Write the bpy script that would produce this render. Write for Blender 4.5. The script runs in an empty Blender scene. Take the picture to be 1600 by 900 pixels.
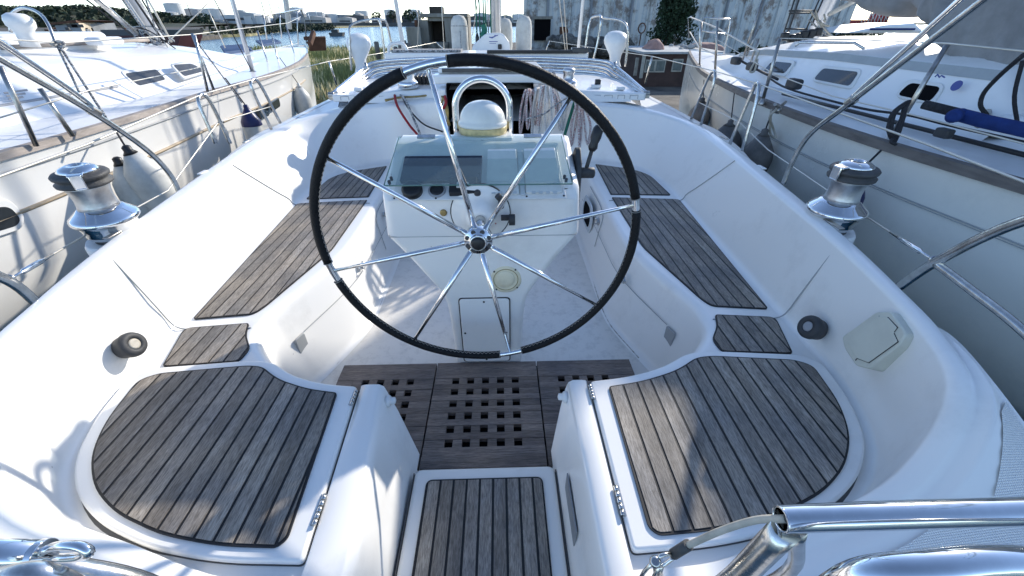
import bpy, bmesh, math, random
from mathutils import Vector, Matrix
random.seed(7)
R = math.radians
scene = bpy.context.scene
COL = scene.collection

# ------------------------------------------------------------------ camera model
F = 625.0; PITCH = math.atan(416.0 / F); YAW = R(1.7); CX = 0.075; CZ = 1.5
cp, sp = math.cos(PITCH), math.sin(PITCH)

def ray(px, py):
    a = (px - 800) / F; b = (450 - py) / F
    x = a; y = cp + b * sp; z = -sp + b * cp
    return (x * math.cos(YAW) + y * math.sin(YAW), -x * math.sin(YAW) + y * math.cos(YAW), z)

def at(px, py, z=None, y=None, x=None):
    r = ray(px, py)
    if z is not None: t = (z - CZ) / r[2]
    elif y is not None: t = y / r[1]
    else: t = (x - CX) / r[0]
    return Vector((CX + t * r[0], t * r[1], CZ + t * r[2]))

def at_plane(px, py, p0, n):
    r = Vector(ray(px, py)); o = Vector((CX, 0, CZ))
    t = (Vector(p0) - o).dot(n) / r.dot(n)
    return o + r * t

cam_d = bpy.data.cameras.new('camera'); cam = bpy.data.objects.new('camera', cam_d); COL.objects.link(cam)
cam.location = (CX, 0, CZ); cam.rotation_euler = (math.pi / 2 - PITCH, 0, -YAW)
cam_d.sensor_width = 36; cam_d.lens = 36 * F / 1600; cam_d.clip_start = 0.02; cam_d.clip_end = 6000
scene.camera = cam
scene.render.resolution_x = 1024; scene.render.resolution_y = 576

# ------------------------------------------------------------------ materials
MATS = {}
def nodes(name):
    m = bpy.data.materials.new(name); m.use_nodes = True
    nt = m.node_tree; b = nt.nodes['Principled BSDF']
    MATS[name] = m
    return m, nt, b

def mat(name, col, rough=0.5, metal=0.0, coat=0.0, noise=0.0, nscale=8.0, bump=0.0, bscale=60.0, col2=None, stretch=None, trans=0.0, ior=1.45, spec=None, detail=5.0):
    m, nt, b = nodes(name)
    b.inputs['Base Color'].default_value = (*col, 1)
    b.inputs['Roughness'].default_value = rough
    b.inputs['Metallic'].default_value = metal
    b.inputs['Coat Weight'].default_value = coat
    b.inputs['Coat Roughness'].default_value = 0.06
    b.inputs['Transmission Weight'].default_value = trans
    b.inputs['IOR'].default_value = ior
    if spec is not None: b.inputs['Specular IOR Level'].default_value = spec
    if noise or col2 or bump:
        tc = nt.nodes.new('ShaderNodeTexCoord'); mp = nt.nodes.new('ShaderNodeMapping')
        nt.links.new(tc.outputs['Object'], mp.inputs['Vector'])
        if stretch: mp.inputs['Scale'].default_value = stretch
    if noise or col2:
        n = nt.nodes.new('ShaderNodeTexNoise'); n.inputs['Scale'].default_value = nscale; n.inputs['Detail'].default_value = detail
        n.inputs['Roughness'].default_value = 0.62
        nt.links.new(mp.outputs['Vector'], n.inputs['Vector'])
        cr = nt.nodes.new('ShaderNodeValToRGB')
        c2 = col2 if col2 else tuple(c * (1 - noise) for c in col)
        cr.color_ramp.elements[0].position = 0.36; cr.color_ramp.elements[1].position = 0.62
        cr.color_ramp.elements[0].color = (*c2, 1); cr.color_ramp.elements[1].color = (*col, 1)
        nt.links.new(n.outputs['Fac'], cr.inputs['Fac'])
        nt.links.new(cr.outputs['Color'], b.inputs['Base Color'])
    if bump:
        n2 = nt.nodes.new('ShaderNodeTexNoise'); n2.inputs['Scale'].default_value = bscale; n2.inputs['Detail'].default_value = 4
        nt.links.new(mp.outputs['Vector'], n2.inputs['Vector'])
        bp = nt.nodes.new('ShaderNodeBump'); bp.inputs['Strength'].default_value = bump; bp.inputs['Distance'].default_value = 0.01
        nt.links.new(n2.outputs['Fac'], bp.inputs['Height']); nt.links.new(bp.outputs['Normal'], b.inputs['Normal'])
    return m

# gelcoat: white, glossy, very slightly uneven, some scattered grime
def gelcoat(name, col, grime=0.25, gcol=(0.42, 0.40, 0.36), rough=0.28, gscale=3.0, lo=0.6, wav=0.06):
    m, nt, b = nodes(name)
    b.inputs['Coat Weight'].default_value = 0.35; b.inputs['Coat Roughness'].default_value = 0.08
    tc = nt.nodes.new('ShaderNodeTexCoord')
    n = nt.nodes.new('ShaderNodeTexNoise'); n.inputs['Scale'].default_value = gscale; n.inputs['Detail'].default_value = 9; n.inputs['Roughness'].default_value = 0.72
    nt.links.new(tc.outputs['Object'], n.inputs['Vector'])
    cr = nt.nodes.new('ShaderNodeValToRGB'); cr.color_ramp.elements[0].position = lo - 0.06; cr.color_ramp.elements[1].position = lo + 0.14
    cr.color_ramp.elements[0].color = (0, 0, 0, 1); cr.color_ramp.elements[1].color = (grime, grime, grime, 1)
    nt.links.new(n.outputs['Fac'], cr.inputs['Fac'])
    mx = nt.nodes.new('ShaderNodeMix'); mx.data_type = 'RGBA'
    mx.inputs[6].default_value = (*col, 1); mx.inputs[7].default_value = (*gcol, 1)
    nt.links.new(cr.outputs['Color'], mx.inputs[0])
    # fine specks
    v = nt.nodes.new('ShaderNodeTexVoronoi'); v.inputs['Scale'].default_value = 9
    nt.links.new(tc.outputs['Object'], v.inputs['Vector'])
    lt = nt.nodes.new('ShaderNodeMath'); lt.operation = 'LESS_THAN'; lt.inputs[1].default_value = 0.028
    nt.links.new(v.outputs['Distance'], lt.inputs[0])
    sc = nt.nodes.new('ShaderNodeMath'); sc.operation = 'MULTIPLY'; sc.inputs[1].default_value = 0.45
    nt.links.new(lt.outputs[0], sc.inputs[0])
    m2 = nt.nodes.new('ShaderNodeMix'); m2.data_type = 'RGBA'; m2.inputs[7].default_value = (0.25, 0.22, 0.2, 1)
    nt.links.new(mx.outputs[2], m2.inputs[6]); nt.links.new(sc.outputs[0], m2.inputs[0])
    nt.links.new(m2.outputs[2], b.inputs['Base Color'])
    r = nt.nodes.new('ShaderNodeMapRange'); r.inputs['To Min'].default_value = rough - 0.07; r.inputs['To Max'].default_value = rough + 0.14
    nt.links.new(n.outputs['Fac'], r.inputs['Value']); nt.links.new(r.outputs['Result'], b.inputs['Roughness'])
    n3 = nt.nodes.new('ShaderNodeTexNoise'); n3.inputs['Scale'].default_value = 2.6; n3.inputs['Detail'].default_value = 2
    nt.links.new(tc.outputs['Object'], n3.inputs['Vector'])
    bp = nt.nodes.new('ShaderNodeBump'); bp.inputs['Strength'].default_value = wav; bp.inputs['Distance'].default_value = 0.03
    nt.links.new(n3.outputs['Fac'], bp.inputs['Height']); nt.links.new(bp.outputs['Normal'], b.inputs['Normal'])
    return m

gelcoat('gel', (0.86, 0.845, 0.805), grime=0.24)
gelcoat('gel_sole', (0.75, 0.72, 0.665), grime=0.45, gcol=(0.40, 0.38, 0.35), rough=0.5, gscale=16.0, lo=0.55)
gelcoat('hull_left', (0.80, 0.79, 0.76), grime=0.25, gcol=(0.62, 0.60, 0.55), rough=0.2, gscale=1.2, lo=0.5)
gelcoat('hull_right', (0.86, 0.84, 0.77), grime=0.3, gcol=(0.50, 0.50, 0.47), rough=0.22, gscale=1.2, lo=0.5)
gelcoat('deck_white', (0.80, 0.80, 0.79), grime=0.2, rough=0.4)
mat('plastic_white', (0.78, 0.78, 0.76), 0.35, noise=0.06, nscale=20)
mat('cream', (0.76, 0.70, 0.52), 0.4, noise=0.18, nscale=14)
mat('cream_shade', (0.36, 0.30, 0.15), 0.45, noise=0.2, nscale=18)
mat('locker_cover', (0.62, 0.62, 0.53), 0.42, noise=0.08, nscale=12)
mat('dome', (0.80, 0.79, 0.72), 0.3, noise=0.1, nscale=10, coat=0.3)
mat('dome_yellow', (0.68, 0.55, 0.26), 0.4, noise=0.35, nscale=25)
mat('black', (0.018, 0.018, 0.02), 0.4, noise=0.2)
mat('rubber', (0.05, 0.052, 0.055), 0.6, noise=0.25, nscale=25, bump=0.1)
mat('caulk', (0.012, 0.012, 0.013), 0.55)
mat('seam', (0.36, 0.37, 0.37), 0.6)
mat('gap_dark', (0.10, 0.10, 0.10), 0.5)
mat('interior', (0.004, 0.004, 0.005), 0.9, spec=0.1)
mat('chrome', (0.80, 0.80, 0.80), 0.07, 1.0, noise=0.1, nscale=30)
mat('steel', (0.66, 0.65, 0.62), 0.24, 1.0, noise=0.32, nscale=30, bump=0.06, bscale=90)
mat('steel_old', (0.50, 0.47, 0.43), 0.32, 1.0, noise=0.4, nscale=30)
mat('alloy', (0.62, 0.63, 0.64), 0.38, 1.0, noise=0.15, nscale=40, bump=0.12, bscale=200)
mat('mast_alloy', (0.62, 0.64, 0.66), 0.35, 0.8, noise=0.1)
mat('cover_cap', (0.07, 0.07, 0.07), 0.6, noise=0.3, nscale=20, bump=0.25, bscale=80)
mat('grime_line', (0.30, 0.26, 0.21), 0.9, col2=(0.62, 0.61, 0.58), nscale=35)
mat('wire', (0.60, 0.57, 0.50), 0.42, 0.6)
mat('cable_old', (0.50, 0.46, 0.38), 0.5, noise=0.3, nscale=30)
mat('rope_white', (0.72, 0.70, 0.66), 0.85, noise=0.35, nscale=90, bump=0.5, bscale=220)
mat('rope_fleck', (0.66, 0.63, 0.60), 0.85, col2=(0.36, 0.17, 0.16), nscale=110, bump=0.5, bscale=220, detail=1)
mat('rope_grey', (0.50, 0.50, 0.48), 0.85, col2=(0.08, 0.08, 0.09), nscale=75, bump=0.5, bscale=220, detail=1)
mat('rope_green', (0.025, 0.18, 0.12), 0.8, noise=0.4, nscale=80, bump=0.4, bscale=220)
mat('rope_red', (0.42, 0.03, 0.035), 0.75, noise=0.4, nscale=80, bump=0.4, bscale=220)
mat('rope_dark', (0.03, 0.03, 0.035), 0.8, noise=0.4, nscale=80, bump=0.4, bscale=220)
mat('canvas', (0.27, 0.272, 0.275), 0.9, noise=0.25, nscale=5, bump=0.6, bscale=11)
mat('canvas_white', (0.62, 0.61, 0.56), 0.85, noise=0.25, nscale=7, bump=0.4, bscale=30)
mat('canvas_pink', (0.40, 0.24, 0.20), 0.9, noise=0.3, nscale=5, bump=0.4, bscale=10)
mat('blue_cloth', (0.010, 0.035, 0.17), 0.85, noise=0.35, nscale=10, bump=0.3, bscale=40)
mat('fender', (0.62, 0.62, 0.58), 0.45, noise=0.28, nscale=7)
mat('fender_blue', (0.015, 0.02, 0.10), 0.4, noise=0.2)
mat('fender_grey', (0.16, 0.15, 0.14), 0.6, noise=0.35, nscale=9, bump=0.2)
mat('toe_wood', (0.38, 0.33, 0.29), 0.7, noise=0.35, nscale=6, stretch=(6, 1, 6), bump=0.2)
mat('toe_dark', (0.17, 0.15, 0.135), 0.65, noise=0.35, nscale=6, stretch=(6, 1, 6), bump=0.2)
mat('stripe_tan', (0.42, 0.33, 0.22), 0.5)
mat('stripe_grey', (0.34, 0.37, 0.38), 0.5, noise=0.1)
mat('window_dark', (0.02, 0.025, 0.03), 0.06, coat=0.5, spec=0.8)
mat('window_slats', (0.06, 0.062, 0.065), 0.25, noise=0.3, nscale=12)
mat('window_frame', (0.72, 0.72, 0.70), 0.35)
mat('screen', (0.012, 0.022, 0.042), 0.12, noise=0.5, nscale=14, coat=0.5)
mat('gauge_white', (0.70, 0.72, 0.70), 0.4, noise=0.07, nscale=30)
mat('panel_grey', (0.56, 0.60, 0.61), 0.4, noise=0.08)
mat('brass', (0.45, 0.33, 0.14), 0.45, 0.9, noise=0.3, nscale=30)
mat('label_grey', (0.30, 0.31, 0.33), 0.5)
mat('label_blue', (0.06, 0.08, 0.28), 0.5)
mat('cut_plate', (0.33, 0.34, 0.35), 0.45, 0.3, noise=0.2)
# glass lid : thin greenish acrylic
m, nt, b = nodes('lid_glass')
b.inputs['Base Color'].default_value = (0.62, 0.80, 0.76, 1); b.inputs['Roughness'].default_value = 0.03
b.inputs['Transmission Weight'].default_value = 1.0; b.inputs['IOR'].default_value = 1.47
tr = nt.nodes.new('ShaderNodeBsdfTransparent'); tr.inputs['Color'].default_value = (0.91, 0.955, 0.94, 1)
gl = nt.nodes.new('ShaderNodeBsdfGlossy'); gl.inputs['Roughness'].default_value = 0.03
df = nt.nodes.new('ShaderNodeBsdfDiffuse'); df.inputs['Color'].default_value = (0.45, 0.55, 0.53, 1)
lw = nt.nodes.new('ShaderNodeLayerWeight'); lw.inputs['Blend'].default_value = 0.5
pw_ = nt.nodes.new('ShaderNodeMath'); pw_.operation = 'POWER'; pw_.inputs[1].default_value = 4.0; nt.links.new(lw.outputs['Facing'], pw_.inputs[0])
fr = nt.nodes.new('ShaderNodeMath'); fr.operation = 'MULTIPLY_ADD'; fr.inputs[1].default_value = 0.7; fr.inputs[2].default_value = 0.05; nt.links.new(pw_.outputs[0], fr.inputs[0])
ms = nt.nodes.new('ShaderNodeMixShader'); ms2 = nt.nodes.new('ShaderNodeMixShader'); ms2.inputs[0].default_value = 0.12
nt.links.new(fr.outputs[0], ms.inputs[0]); nt.links.new(ms2.outputs[0], ms.inputs[1]); nt.links.new(gl.outputs[0], ms.inputs[2])
nt.links.new(tr.outputs[0], ms2.inputs[1]); nt.links.new(df.outputs[0], ms2.inputs[2])
nt.links.new(ms.outputs[0], nt.nodes['Material Output'].inputs['Surface'])
mat('lid_edge', (0.10, 0.20, 0.18), 0.15)

# teak: weathered planks; tone per face, grain along Y
def teakmat(name, a, bcol, dark, stretch=(1, 0.07, 1)):
    m, nt, b = nodes(name)
    b.inputs['Roughness'].default_value = 0.62
    tc = nt.nodes.new('ShaderNodeTexCoord'); mp = nt.nodes.new('ShaderNodeMapping'); mp.inputs['Scale'].default_value = stretch
    nt.links.new(tc.outputs['Object'], mp.inputs['Vector'])
    atn = nt.nodes.new('ShaderNodeAttribute'); atn.attribute_name = 'tone'
    off = nt.nodes.new('ShaderNodeVectorMath'); off.operation = 'ADD'
    sc = nt.nodes.new('ShaderNodeVectorMath'); sc.operation = 'SCALE'; sc.inputs['Scale'].default_value = 37.0
    nt.links.new(atn.outputs['Vector'], sc.inputs[0])
    nt.links.new(mp.outputs['Vector'], off.inputs[0]); nt.links.new(sc.outputs[0], off.inputs[1])
    n1 = nt.nodes.new('ShaderNodeTexNoise'); n1.inputs['Scale'].default_value = 300; n1.inputs['Detail'].default_value = 6; n1.inputs['Roughness'].default_value = 0.7
    n2 = nt.nodes.new('ShaderNodeTexNoise'); n2.inputs['Scale'].default_value = 26; n2.inputs['Detail'].default_value = 4; n2.inputs['Distortion'].default_value = 0.8
    for n in (n1, n2): nt.links.new(off.outputs[0], n.inputs['Vector'])
    n3 = nt.nodes.new('ShaderNodeTexNoise'); n3.inputs['Scale'].default_value = 5; n3.inputs['Detail'].default_value = 5
    nt.links.new(tc.outputs['Object'], n3.inputs['Vector'])
    mx = nt.nodes.new('ShaderNodeMix'); mx.data_type = 'RGBA'; mx.inputs[6].default_value = (*a, 1); mx.inputs[7].default_value = (*bcol, 1)
    nt.links.new(atn.outputs['Fac'], mx.inputs[0])
    cr = nt.nodes.new('ShaderNodeValToRGB'); cr.color_ramp.elements[0].position = 0.38; cr.color_ramp.elements[1].position = 0.6
    cr.color_ramp.elements[0].color = (0.52, 0.51, 0.50, 1); cr.color_ramp.elements[1].color = (1.12, 1.12, 1.12, 1)
    nt.links.new(n1.outputs['Fac'], cr.inputs['Fac'])
    cr2 = nt.nodes.new('ShaderNodeValToRGB'); cr2.color_ramp.elements[0].position = 0.35; cr2.color_ramp.elements[1].position = 0.65
    cr2.color_ramp.elements[0].color = (0.72, 0.70, 0.68, 1); cr2.color_ramp.elements[1].color = (1.1, 1.1, 1.1, 1)
    nt.links.new(n2.outputs['Fac'], cr2.inputs['Fac'])
    cr3 = nt.nodes.new('ShaderNodeValToRGB'); cr3.color_ramp.elements[0].position = 0.35; cr3.color_ramp.elements[1].position = 0.68
    cr3.color_ramp.elements[0].color = (0.72, 0.74, 0.78, 1); cr3.color_ramp.elements[1].color = (1.15, 1.1, 1.02, 1)
    nt.links.new(n3.outputs['Fac'], cr3.inputs['Fac'])
    prev = mx.outputs[2]
    for c in (cr, cr2, cr3):
        q = nt.nodes.new('ShaderNodeMix'); q.data_type = 'RGBA'; q.blend_type = 'MULTIPLY'; q.inputs[0].default_value = 1
        nt.links.new(prev, q.inputs[6]); nt.links.new(c.outputs['Color'], q.inputs[7]); prev = q.outputs[2]
    nt.links.new(prev, b.inputs['Base Color'])
    bp = nt.nodes.new('ShaderNodeBump'); bp.inputs['Strength'].default_value = 0.55; bp.inputs['Distance'].default_value = 0.0015
    nt.links.new(n1.outputs['Fac'], bp.inputs['Height']); nt.links.new(bp.outputs['Normal'], b.inputs['Normal'])
teakmat('teak', (0.245, 0.222, 0.195), (0.395, 0.36, 0.318), 0, stretch=(1, .12, 1))
teakmat('teak_x', (0.16, 0.13, 0.115), (0.27, 0.225, 0.20), 0, stretch=(0.07, 1, 1))

# fine moulded anti-slip grid
m, nt, b = nodes('nonskid')
b.inputs['Base Color'].default_value = (0.84, 0.83, 0.80, 1); b.inputs['Roughness'].default_value = 0.45
tc = nt.nodes.new('ShaderNodeTexCoord')
w1 = nt.nodes.new('ShaderNodeTexWave'); w1.wave_type = 'BANDS'; w1.bands_direction = 'X'; w1.inputs['Scale'].default_value = 75
w2 = nt.nodes.new('ShaderNodeTexWave'); w2.wave_type = 'BANDS'; w2.bands_direction = 'Y'; w2.inputs['Scale'].default_value = 75
mm = nt.nodes.new('ShaderNodeMath'); mm.operation = 'MULTIPLY'
for w in (w1, w2): nt.links.new(tc.outputs['Object'], w.inputs['Vector'])
nt.links.new(w1.outputs['Fac'], mm.inputs[0]); nt.links.new(w2.outputs['Fac'], mm.inputs[1])
bp = nt.nodes.new('ShaderNodeBump'); bp.inputs['Strength'].default_value = 0.8; bp.inputs['Distance'].default_value = 0.003
nt.links.new(mm.outputs[0], bp.inputs['Height']); nt.links.new(bp.outputs['Normal'], b.inputs['Normal'])

# leather: black with bump
mat('leather', (0.008, 0.008, 0.009), 0.55, noise=0.3, nscale=40, bump=0.35, bscale=160, spec=0.3)
mat('stitch', (0.30, 0.28, 0.25), 0.8)

# water
m, nt, b = nodes('water')
b.inputs['Roughness'].default_value = 0.14; b.inputs['IOR'].default_value = 1.33; b.inputs['Specular IOR Level'].default_value = 0.3
tc = nt.nodes.new('ShaderNodeTexCoord')
n = nt.nodes.new('ShaderNodeTexNoise'); n.inputs['Scale'].default_value = 0.9; n.inputs['Detail'].default_value = 8; n.inputs['Roughness'].default_value = 0.65
nt.links.new(tc.outputs['Object'], n.inputs['Vector'])
nb = nt.nodes.new('ShaderNodeTexNoise'); nb.inputs['Scale'].default_value = 0.05; nb.inputs['Detail'].default_value = 3
nt.links.new(tc.outputs['Object'], nb.inputs['Vector'])
cr = nt.nodes.new('ShaderNodeValToRGB'); cr.color_ramp.elements[0].color = (0.02, 0.085, 0.15, 1); cr.color_ramp.elements[1].color = (0.05, 0.16, 0.25, 1)
nt.links.new(nb.outputs['Fac'], cr.inputs['Fac']); nt.links.new(cr.outputs['Color'], b.inputs['Base Color'])
bp = nt.nodes.new('ShaderNodeBump'); bp.inputs['Strength'].default_value = 1.0; bp.inputs['Distance'].default_value = 0.28
nt.links.new(n.outputs['Fac'], bp.inputs['Height']); nt.links.new(bp.outputs['Normal'], b.inputs['Normal'])

mat('ground', (0.15, 0.13, 0.105), 0.95, col2=(0.05, 0.045, 0.04), nscale=1.6, bump=0.8, bscale=9)
mat('grass_ground', (0.34, 0.29, 0.16), 0.95, col2=(0.12, 0.12, 0.05), nscale=0.7, bump=0.6, bscale=6)
mat('grass_dry', (0.72, 0.62, 0.36), 0.9)
mat('grass_green', (0.22, 0.24, 0.09), 0.9)
mat('foliage', (0.022, 0.05, 0.022), 0.75, noise=0.5, nscale=2.0)
mat('foliage_hill', (0.035, 0.05, 0.025), 0.9, col2=(0.012, 0.02, 0.012), nscale=0.08)
mat('hill', (0.10, 0.095, 0.06), 0.95, col2=(0.035, 0.045, 0.025), nscale=0.03)
mat('concrete', (0.30, 0.29, 0.26), 0.9, col2=(0.14, 0.125, 0.10), nscale=0.9, bump=0.5, bscale=5, stretch=(1, 1, 0.35))
mat('concrete_dark', (0.10, 0.085, 0.07), 0.95, noise=0.5, nscale=0.7, bump=0.6, bscale=5)
mat('rock', (0.20, 0.19, 0.17), 0.95, col2=(0.05, 0.05, 0.048), nscale=3, bump=0.8, bscale=8)
mat('rust', (0.13, 0.06, 0.035), 0.85, noise=0.5, nscale=3)
mat('hut_wall', (0.065, 0.040, 0.034), 0.8, noise=0.4, nscale=3, bump=0.3)
mat('hut_frame', (0.38, 0.38, 0.33), 0.6, noise=0.3)
mat('hut_glass', (0.10, 0.13, 0.13), 0.12, noise=0.3)
mat('roof_pale', (0.42, 0.45, 0.46), 0.8, noise=0.3, nscale=2)
mat('old_plaster', (0.55, 0.47, 0.36), 0.9, noise=0.35, nscale=0.6)
mat('old_wall_grey', (0.28, 0.30, 0.32), 0.9, noise=0.3, nscale=0.6)
mat('tank_white', (0.60, 0.60, 0.58), 0.6, noise=0.12, nscale=0.1)
mat('tank_grey', (0.42, 0.44, 0.45), 0.7, noise=0.15, nscale=0.1)
mat('far_building', (0.45, 0.43, 0.40), 0.8, noise=0.3, nscale=0.2)
mat('far_dark', (0.10, 0.10, 0.10), 0.8, noise=0.4, nscale=0.2)
mat('red_paint', (0.32, 0.03, 0.03), 0.5, noise=0.3, nscale=0.5)
mat('maroon', (0.09, 0.018, 0.02), 0.6, noise=0.3, nscale=1)
mat('quay_blue', (0.03, 0.07, 0.17), 0.7, noise=0.3)
mat('branch', (0.09, 0.06, 0.04), 0.9)

# weathered pale blue metal cladding with streaks that run down it
m, nt, b = nodes('cladding')
b.inputs['Roughness'].default_value = 0.75
tc = nt.nodes.new('ShaderNodeTexCoord'); mp = nt.nodes.new('ShaderNodeMapping'); mp.inputs['Scale'].default_value = (1.8, 1.8, 0.13)
nt.links.new(tc.outputs['Object'], mp.inputs['Vector'])
n = nt.nodes.new('ShaderNodeTexNoise'); n.inputs['Scale'].default_value = 3.2; n.inputs['Detail'].default_value = 8; n.inputs['Roughness'].default_value = 0.7
nt.links.new(mp.outputs['Vector'], n.inputs['Vector'])
cr = nt.nodes.new('ShaderNodeValToRGB')
cr.color_ramp.elements[0].position = 0.33; cr.color_ramp.elements[0].color = (0.20, 0.21, 0.20, 1)
cr.color_ramp.elements[1].position = 0.55; cr.color_ramp.elements[1].color = (0.60, 0.60, 0.56, 1)
e = cr.color_ramp.elements.new(0.44); e.color = (0.46, 0.51, 0.53, 1)
nt.links.new(n.outputs['Fac'], cr.inputs['Fac'])
n2 = nt.nodes.new('ShaderNodeTexNoise'); n2.inputs['Scale'].default_value = 1.1; n2.inputs['Detail'].default_value = 9; n2.inputs['Roughness'].default_value = 0.75
nt.links.new(tc.outputs['Object'], n2.inputs['Vector'])
cr2 = nt.nodes.new('ShaderNodeValToRGB'); cr2.color_ramp.elements[0].position = 0.50; cr2.color_ramp.elements[1].position = 0.60
cr2.color_ramp.elements[0].color = (0, 0, 0, 1); cr2.color_ramp.elements[1].color = (0.8, 0.8, 0.8, 1)
nt.links.new(n2.outputs['Fac'], cr2.inputs['Fac'])
mx = nt.nodes.new('ShaderNodeMix'); mx.data_type = 'RGBA'; mx.inputs[7].default_value = (0.16, 0.11, 0.08, 1)
nt.links.new(cr2.outputs['Color'], mx.inputs[0]); nt.links.new(cr.outputs['Color'], mx.inputs[6]); nt.links.new(mx.outputs[2], b.inputs['Base Color'])
M = MATS

# ------------------------------------------------------------------ mesh helpers
WM = {}
class MB:
    def __init__(s): s.v = []; s.f = []; s.m = []; s.t = []; s.sm = []
    def add(s, verts, faces, mi=0, tone=0.5, smooth=False):
        o = len(s.v); s.v += [tuple(p) for p in verts]
        for f in faces:
            s.f.append([i + o for i in f]); s.m.append(mi); s.t.append(tone); s.sm.append(smooth)
        return s
    def box(s, c, size, rot=None, mi=0, tone=0.5):
        x, y, z = size[0] / 2, size[1] / 2, size[2] / 2
        pts = [Vector(p) for p in ((-x, -y, -z), (x, -y, -z), (x, y, -z), (-x, y, -z), (-x, -y, z), (x, -y, z), (x, y, z), (-x, y, z))]
        if rot is not None: pts = [rot @ p for p in pts]
        c = Vector(c)
        return s.add([p + c for p in pts], [(0, 3, 2, 1), (4, 5, 6, 7), (0, 1, 5, 4), (1, 2, 6, 5), (2, 3, 7, 6), (3, 0, 4, 7)], mi, tone)
    def box2(s, a, b, mi=0, tone=0.5):
        return s.box([(a[i] + b[i]) / 2 for i in range(3)], [abs(a[i] - b[i]) for i in range(3)], None, mi, tone)
    def tube(s, pts, r, n=10, closed=False, mi=0, caps=True, tone=0.5):
        pts = [Vector(p) for p in pts]
        q = [pts[0]]
        for p in pts[1:]:
            if (p - q[-1]).length > 1e-6: q.append(p)
        pts = q; L = len(pts)
        rr = r if isinstance(r, (list, tuple)) else [r] * L
        if len(rr) < L: rr = list(rr) + [rr[-1]] * (L - len(rr))
        T = []
        for i in range(L):
            if closed: t = pts[(i + 1) % L] - pts[i - 1]
            else: t = pts[min(i + 1, L - 1)] - pts[max(i - 1, 0)]
            T.append(t.normalized() if t.length > 1e-9 else Vector((0, 0, 1)))
        u = T[0].orthogonal().normalized()
        vs = []
        for i in range(L):
            u = (u - T[i] * u.dot(T[i]))
            u = u.normalized() if u.length > 1e-6 else T[i].orthogonal().normalized()
            w = T[i].cross(u)
            for k in range(n):
                a = 2 * math.pi * k / n
                vs.append(pts[i] + (u * math.cos(a) + w * math.sin(a)) * rr[i])
        fs = []
        for i in range(L if closed else L - 1):
            j = (i + 1) % L
            for k in range(n):
                fs.append((i * n + k, i * n + (k + 1) % n, j * n + (k + 1) % n, j * n + k))
        s.add(vs, fs, mi, tone, True)
        if caps and not closed:
            o = len(s.v) - len(vs)
            s.f.append([o + k for k in range(n)][::-1]); s.m.append(mi); s.t.append(tone); s.sm.append(False)
            s.f.append([o + (L - 1) * n + k for k in range(n)]); s.m.append(mi); s.t.append(tone); s.sm.append(False)
        return s
    def lathe(s, prof, c=(0, 0, 0), axis=None, n=28, mi=0, tone=0.5, smooth=True):
        c = Vector(c)
        q = Vector((0, 0, 1)).rotation_difference(Vector(axis)).to_matrix() if axis is not None else Matrix.Identity(3)
        vs = []
        for (r, z) in prof:
            for k in range(n):
                a = 2 * math.pi * k / n
                vs.append(c + q @ Vector((r * math.cos(a), r * math.sin(a), z)))
        fs = [(i * n + k, i * n + (k + 1) % n, (i + 1) * n + (k + 1) % n, (i + 1) * n + k) for i in range(len(prof) - 1) for k in range(n)]
        s.add(vs, fs, mi, tone, smooth)
        o = len(s.v) - len(vs)
        if prof[0][0] > 1e-4: s.f.append([o + k for k in range(n)][::-1]); s.m.append(mi); s.t.append(tone); s.sm.append(False)
        if prof[-1][0] > 1e-4: s.f.append([o + (len(prof) - 1) * n + k for k in range(n)]); s.m.append(mi); s.t.append(tone); s.sm.append(False)
        return s
    def prism(s, outline, z0, z1, mi=0, tone=0.5, rot=None, c=(0, 0, 0)):
        n = len(outline); c = Vector(c)
        area = sum(outline[i][0] * outline[(i + 1) % n][1] - outline[(i + 1) % n][0] * outline[i][1] for i in range(n))
        if area < 0: outline = outline[::-1]
        vs = [Vector((p[0], p[1], z0)) for p in outline] + [Vector((p[0], p[1], z1)) for p in outline]
        if rot is not None: vs = [rot @ p for p in vs]
        vs = [p + c for p in vs]
        return s.add(vs, [list(range(n))[::-1], [n + i for i in range(n)]] + [(i, (i + 1) % n, n + (i + 1) % n, n + i) for i in range(n)], mi, tone)
    def loft(s, rows, closed=False, mi=0, tone=0.5, smooth=True, flip=False):
        n = len(rows[0]); vs = [p for r in rows for p in r]
        fs = []
        for i in range(len(rows) - 1):
            for k in range(n if closed else n - 1):
                k2 = (k + 1) % n
                f = (i * n + k, i * n + k2, (i + 1) * n + k2, (i + 1) * n + k)
                fs.append(f[::-1] if flip else f)
        return s.add(vs, fs, mi, tone, smooth)
    def build(s, name, mats, parent=None, bevel=0, auto=None, merge=False, wn=False, subsurf=0, bseg=2):
        if not isinstance(mats, (list, tuple)): mats = [mats]
        me = bpy.data.meshes.new(name)
        off = Vector((0, 0, 0))
        if parent is None and s.v:
            xs = [p[0] for p in s.v]; ys = [p[1] for p in s.v]; zs = [p[2] for p in s.v]
            off = Vector(((min(xs) + max(xs)) / 2, (min(ys) + max(ys)) / 2, min(zs)))
        me.from_pydata([tuple(Vector(p) - off) for p in s.v], [], s.f)
        for mm_ in mats: me.materials.append(M[mm_] if isinstance(mm_, str) else mm_)
        a = me.attributes.new('tone', 'FLOAT', 'FACE')
        for i, p in enumerate(me.polygons):
            p.material_index = s.m[i]; p.use_smooth = s.sm[i]; a.data[i].value = s.t[i]
        if merge:
            bm = bmesh.new(); bm.from_mesh(me); bmesh.ops.remove_doubles(bm, verts=bm.verts, dist=1e-4)
            bmesh.ops.recalc_face_normals(bm, faces=bm.faces); bm.to_mesh(me); bm.free()
        me.update()
        o = bpy.data.objects.new(name, me); COL.objects.link(o)
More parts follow.
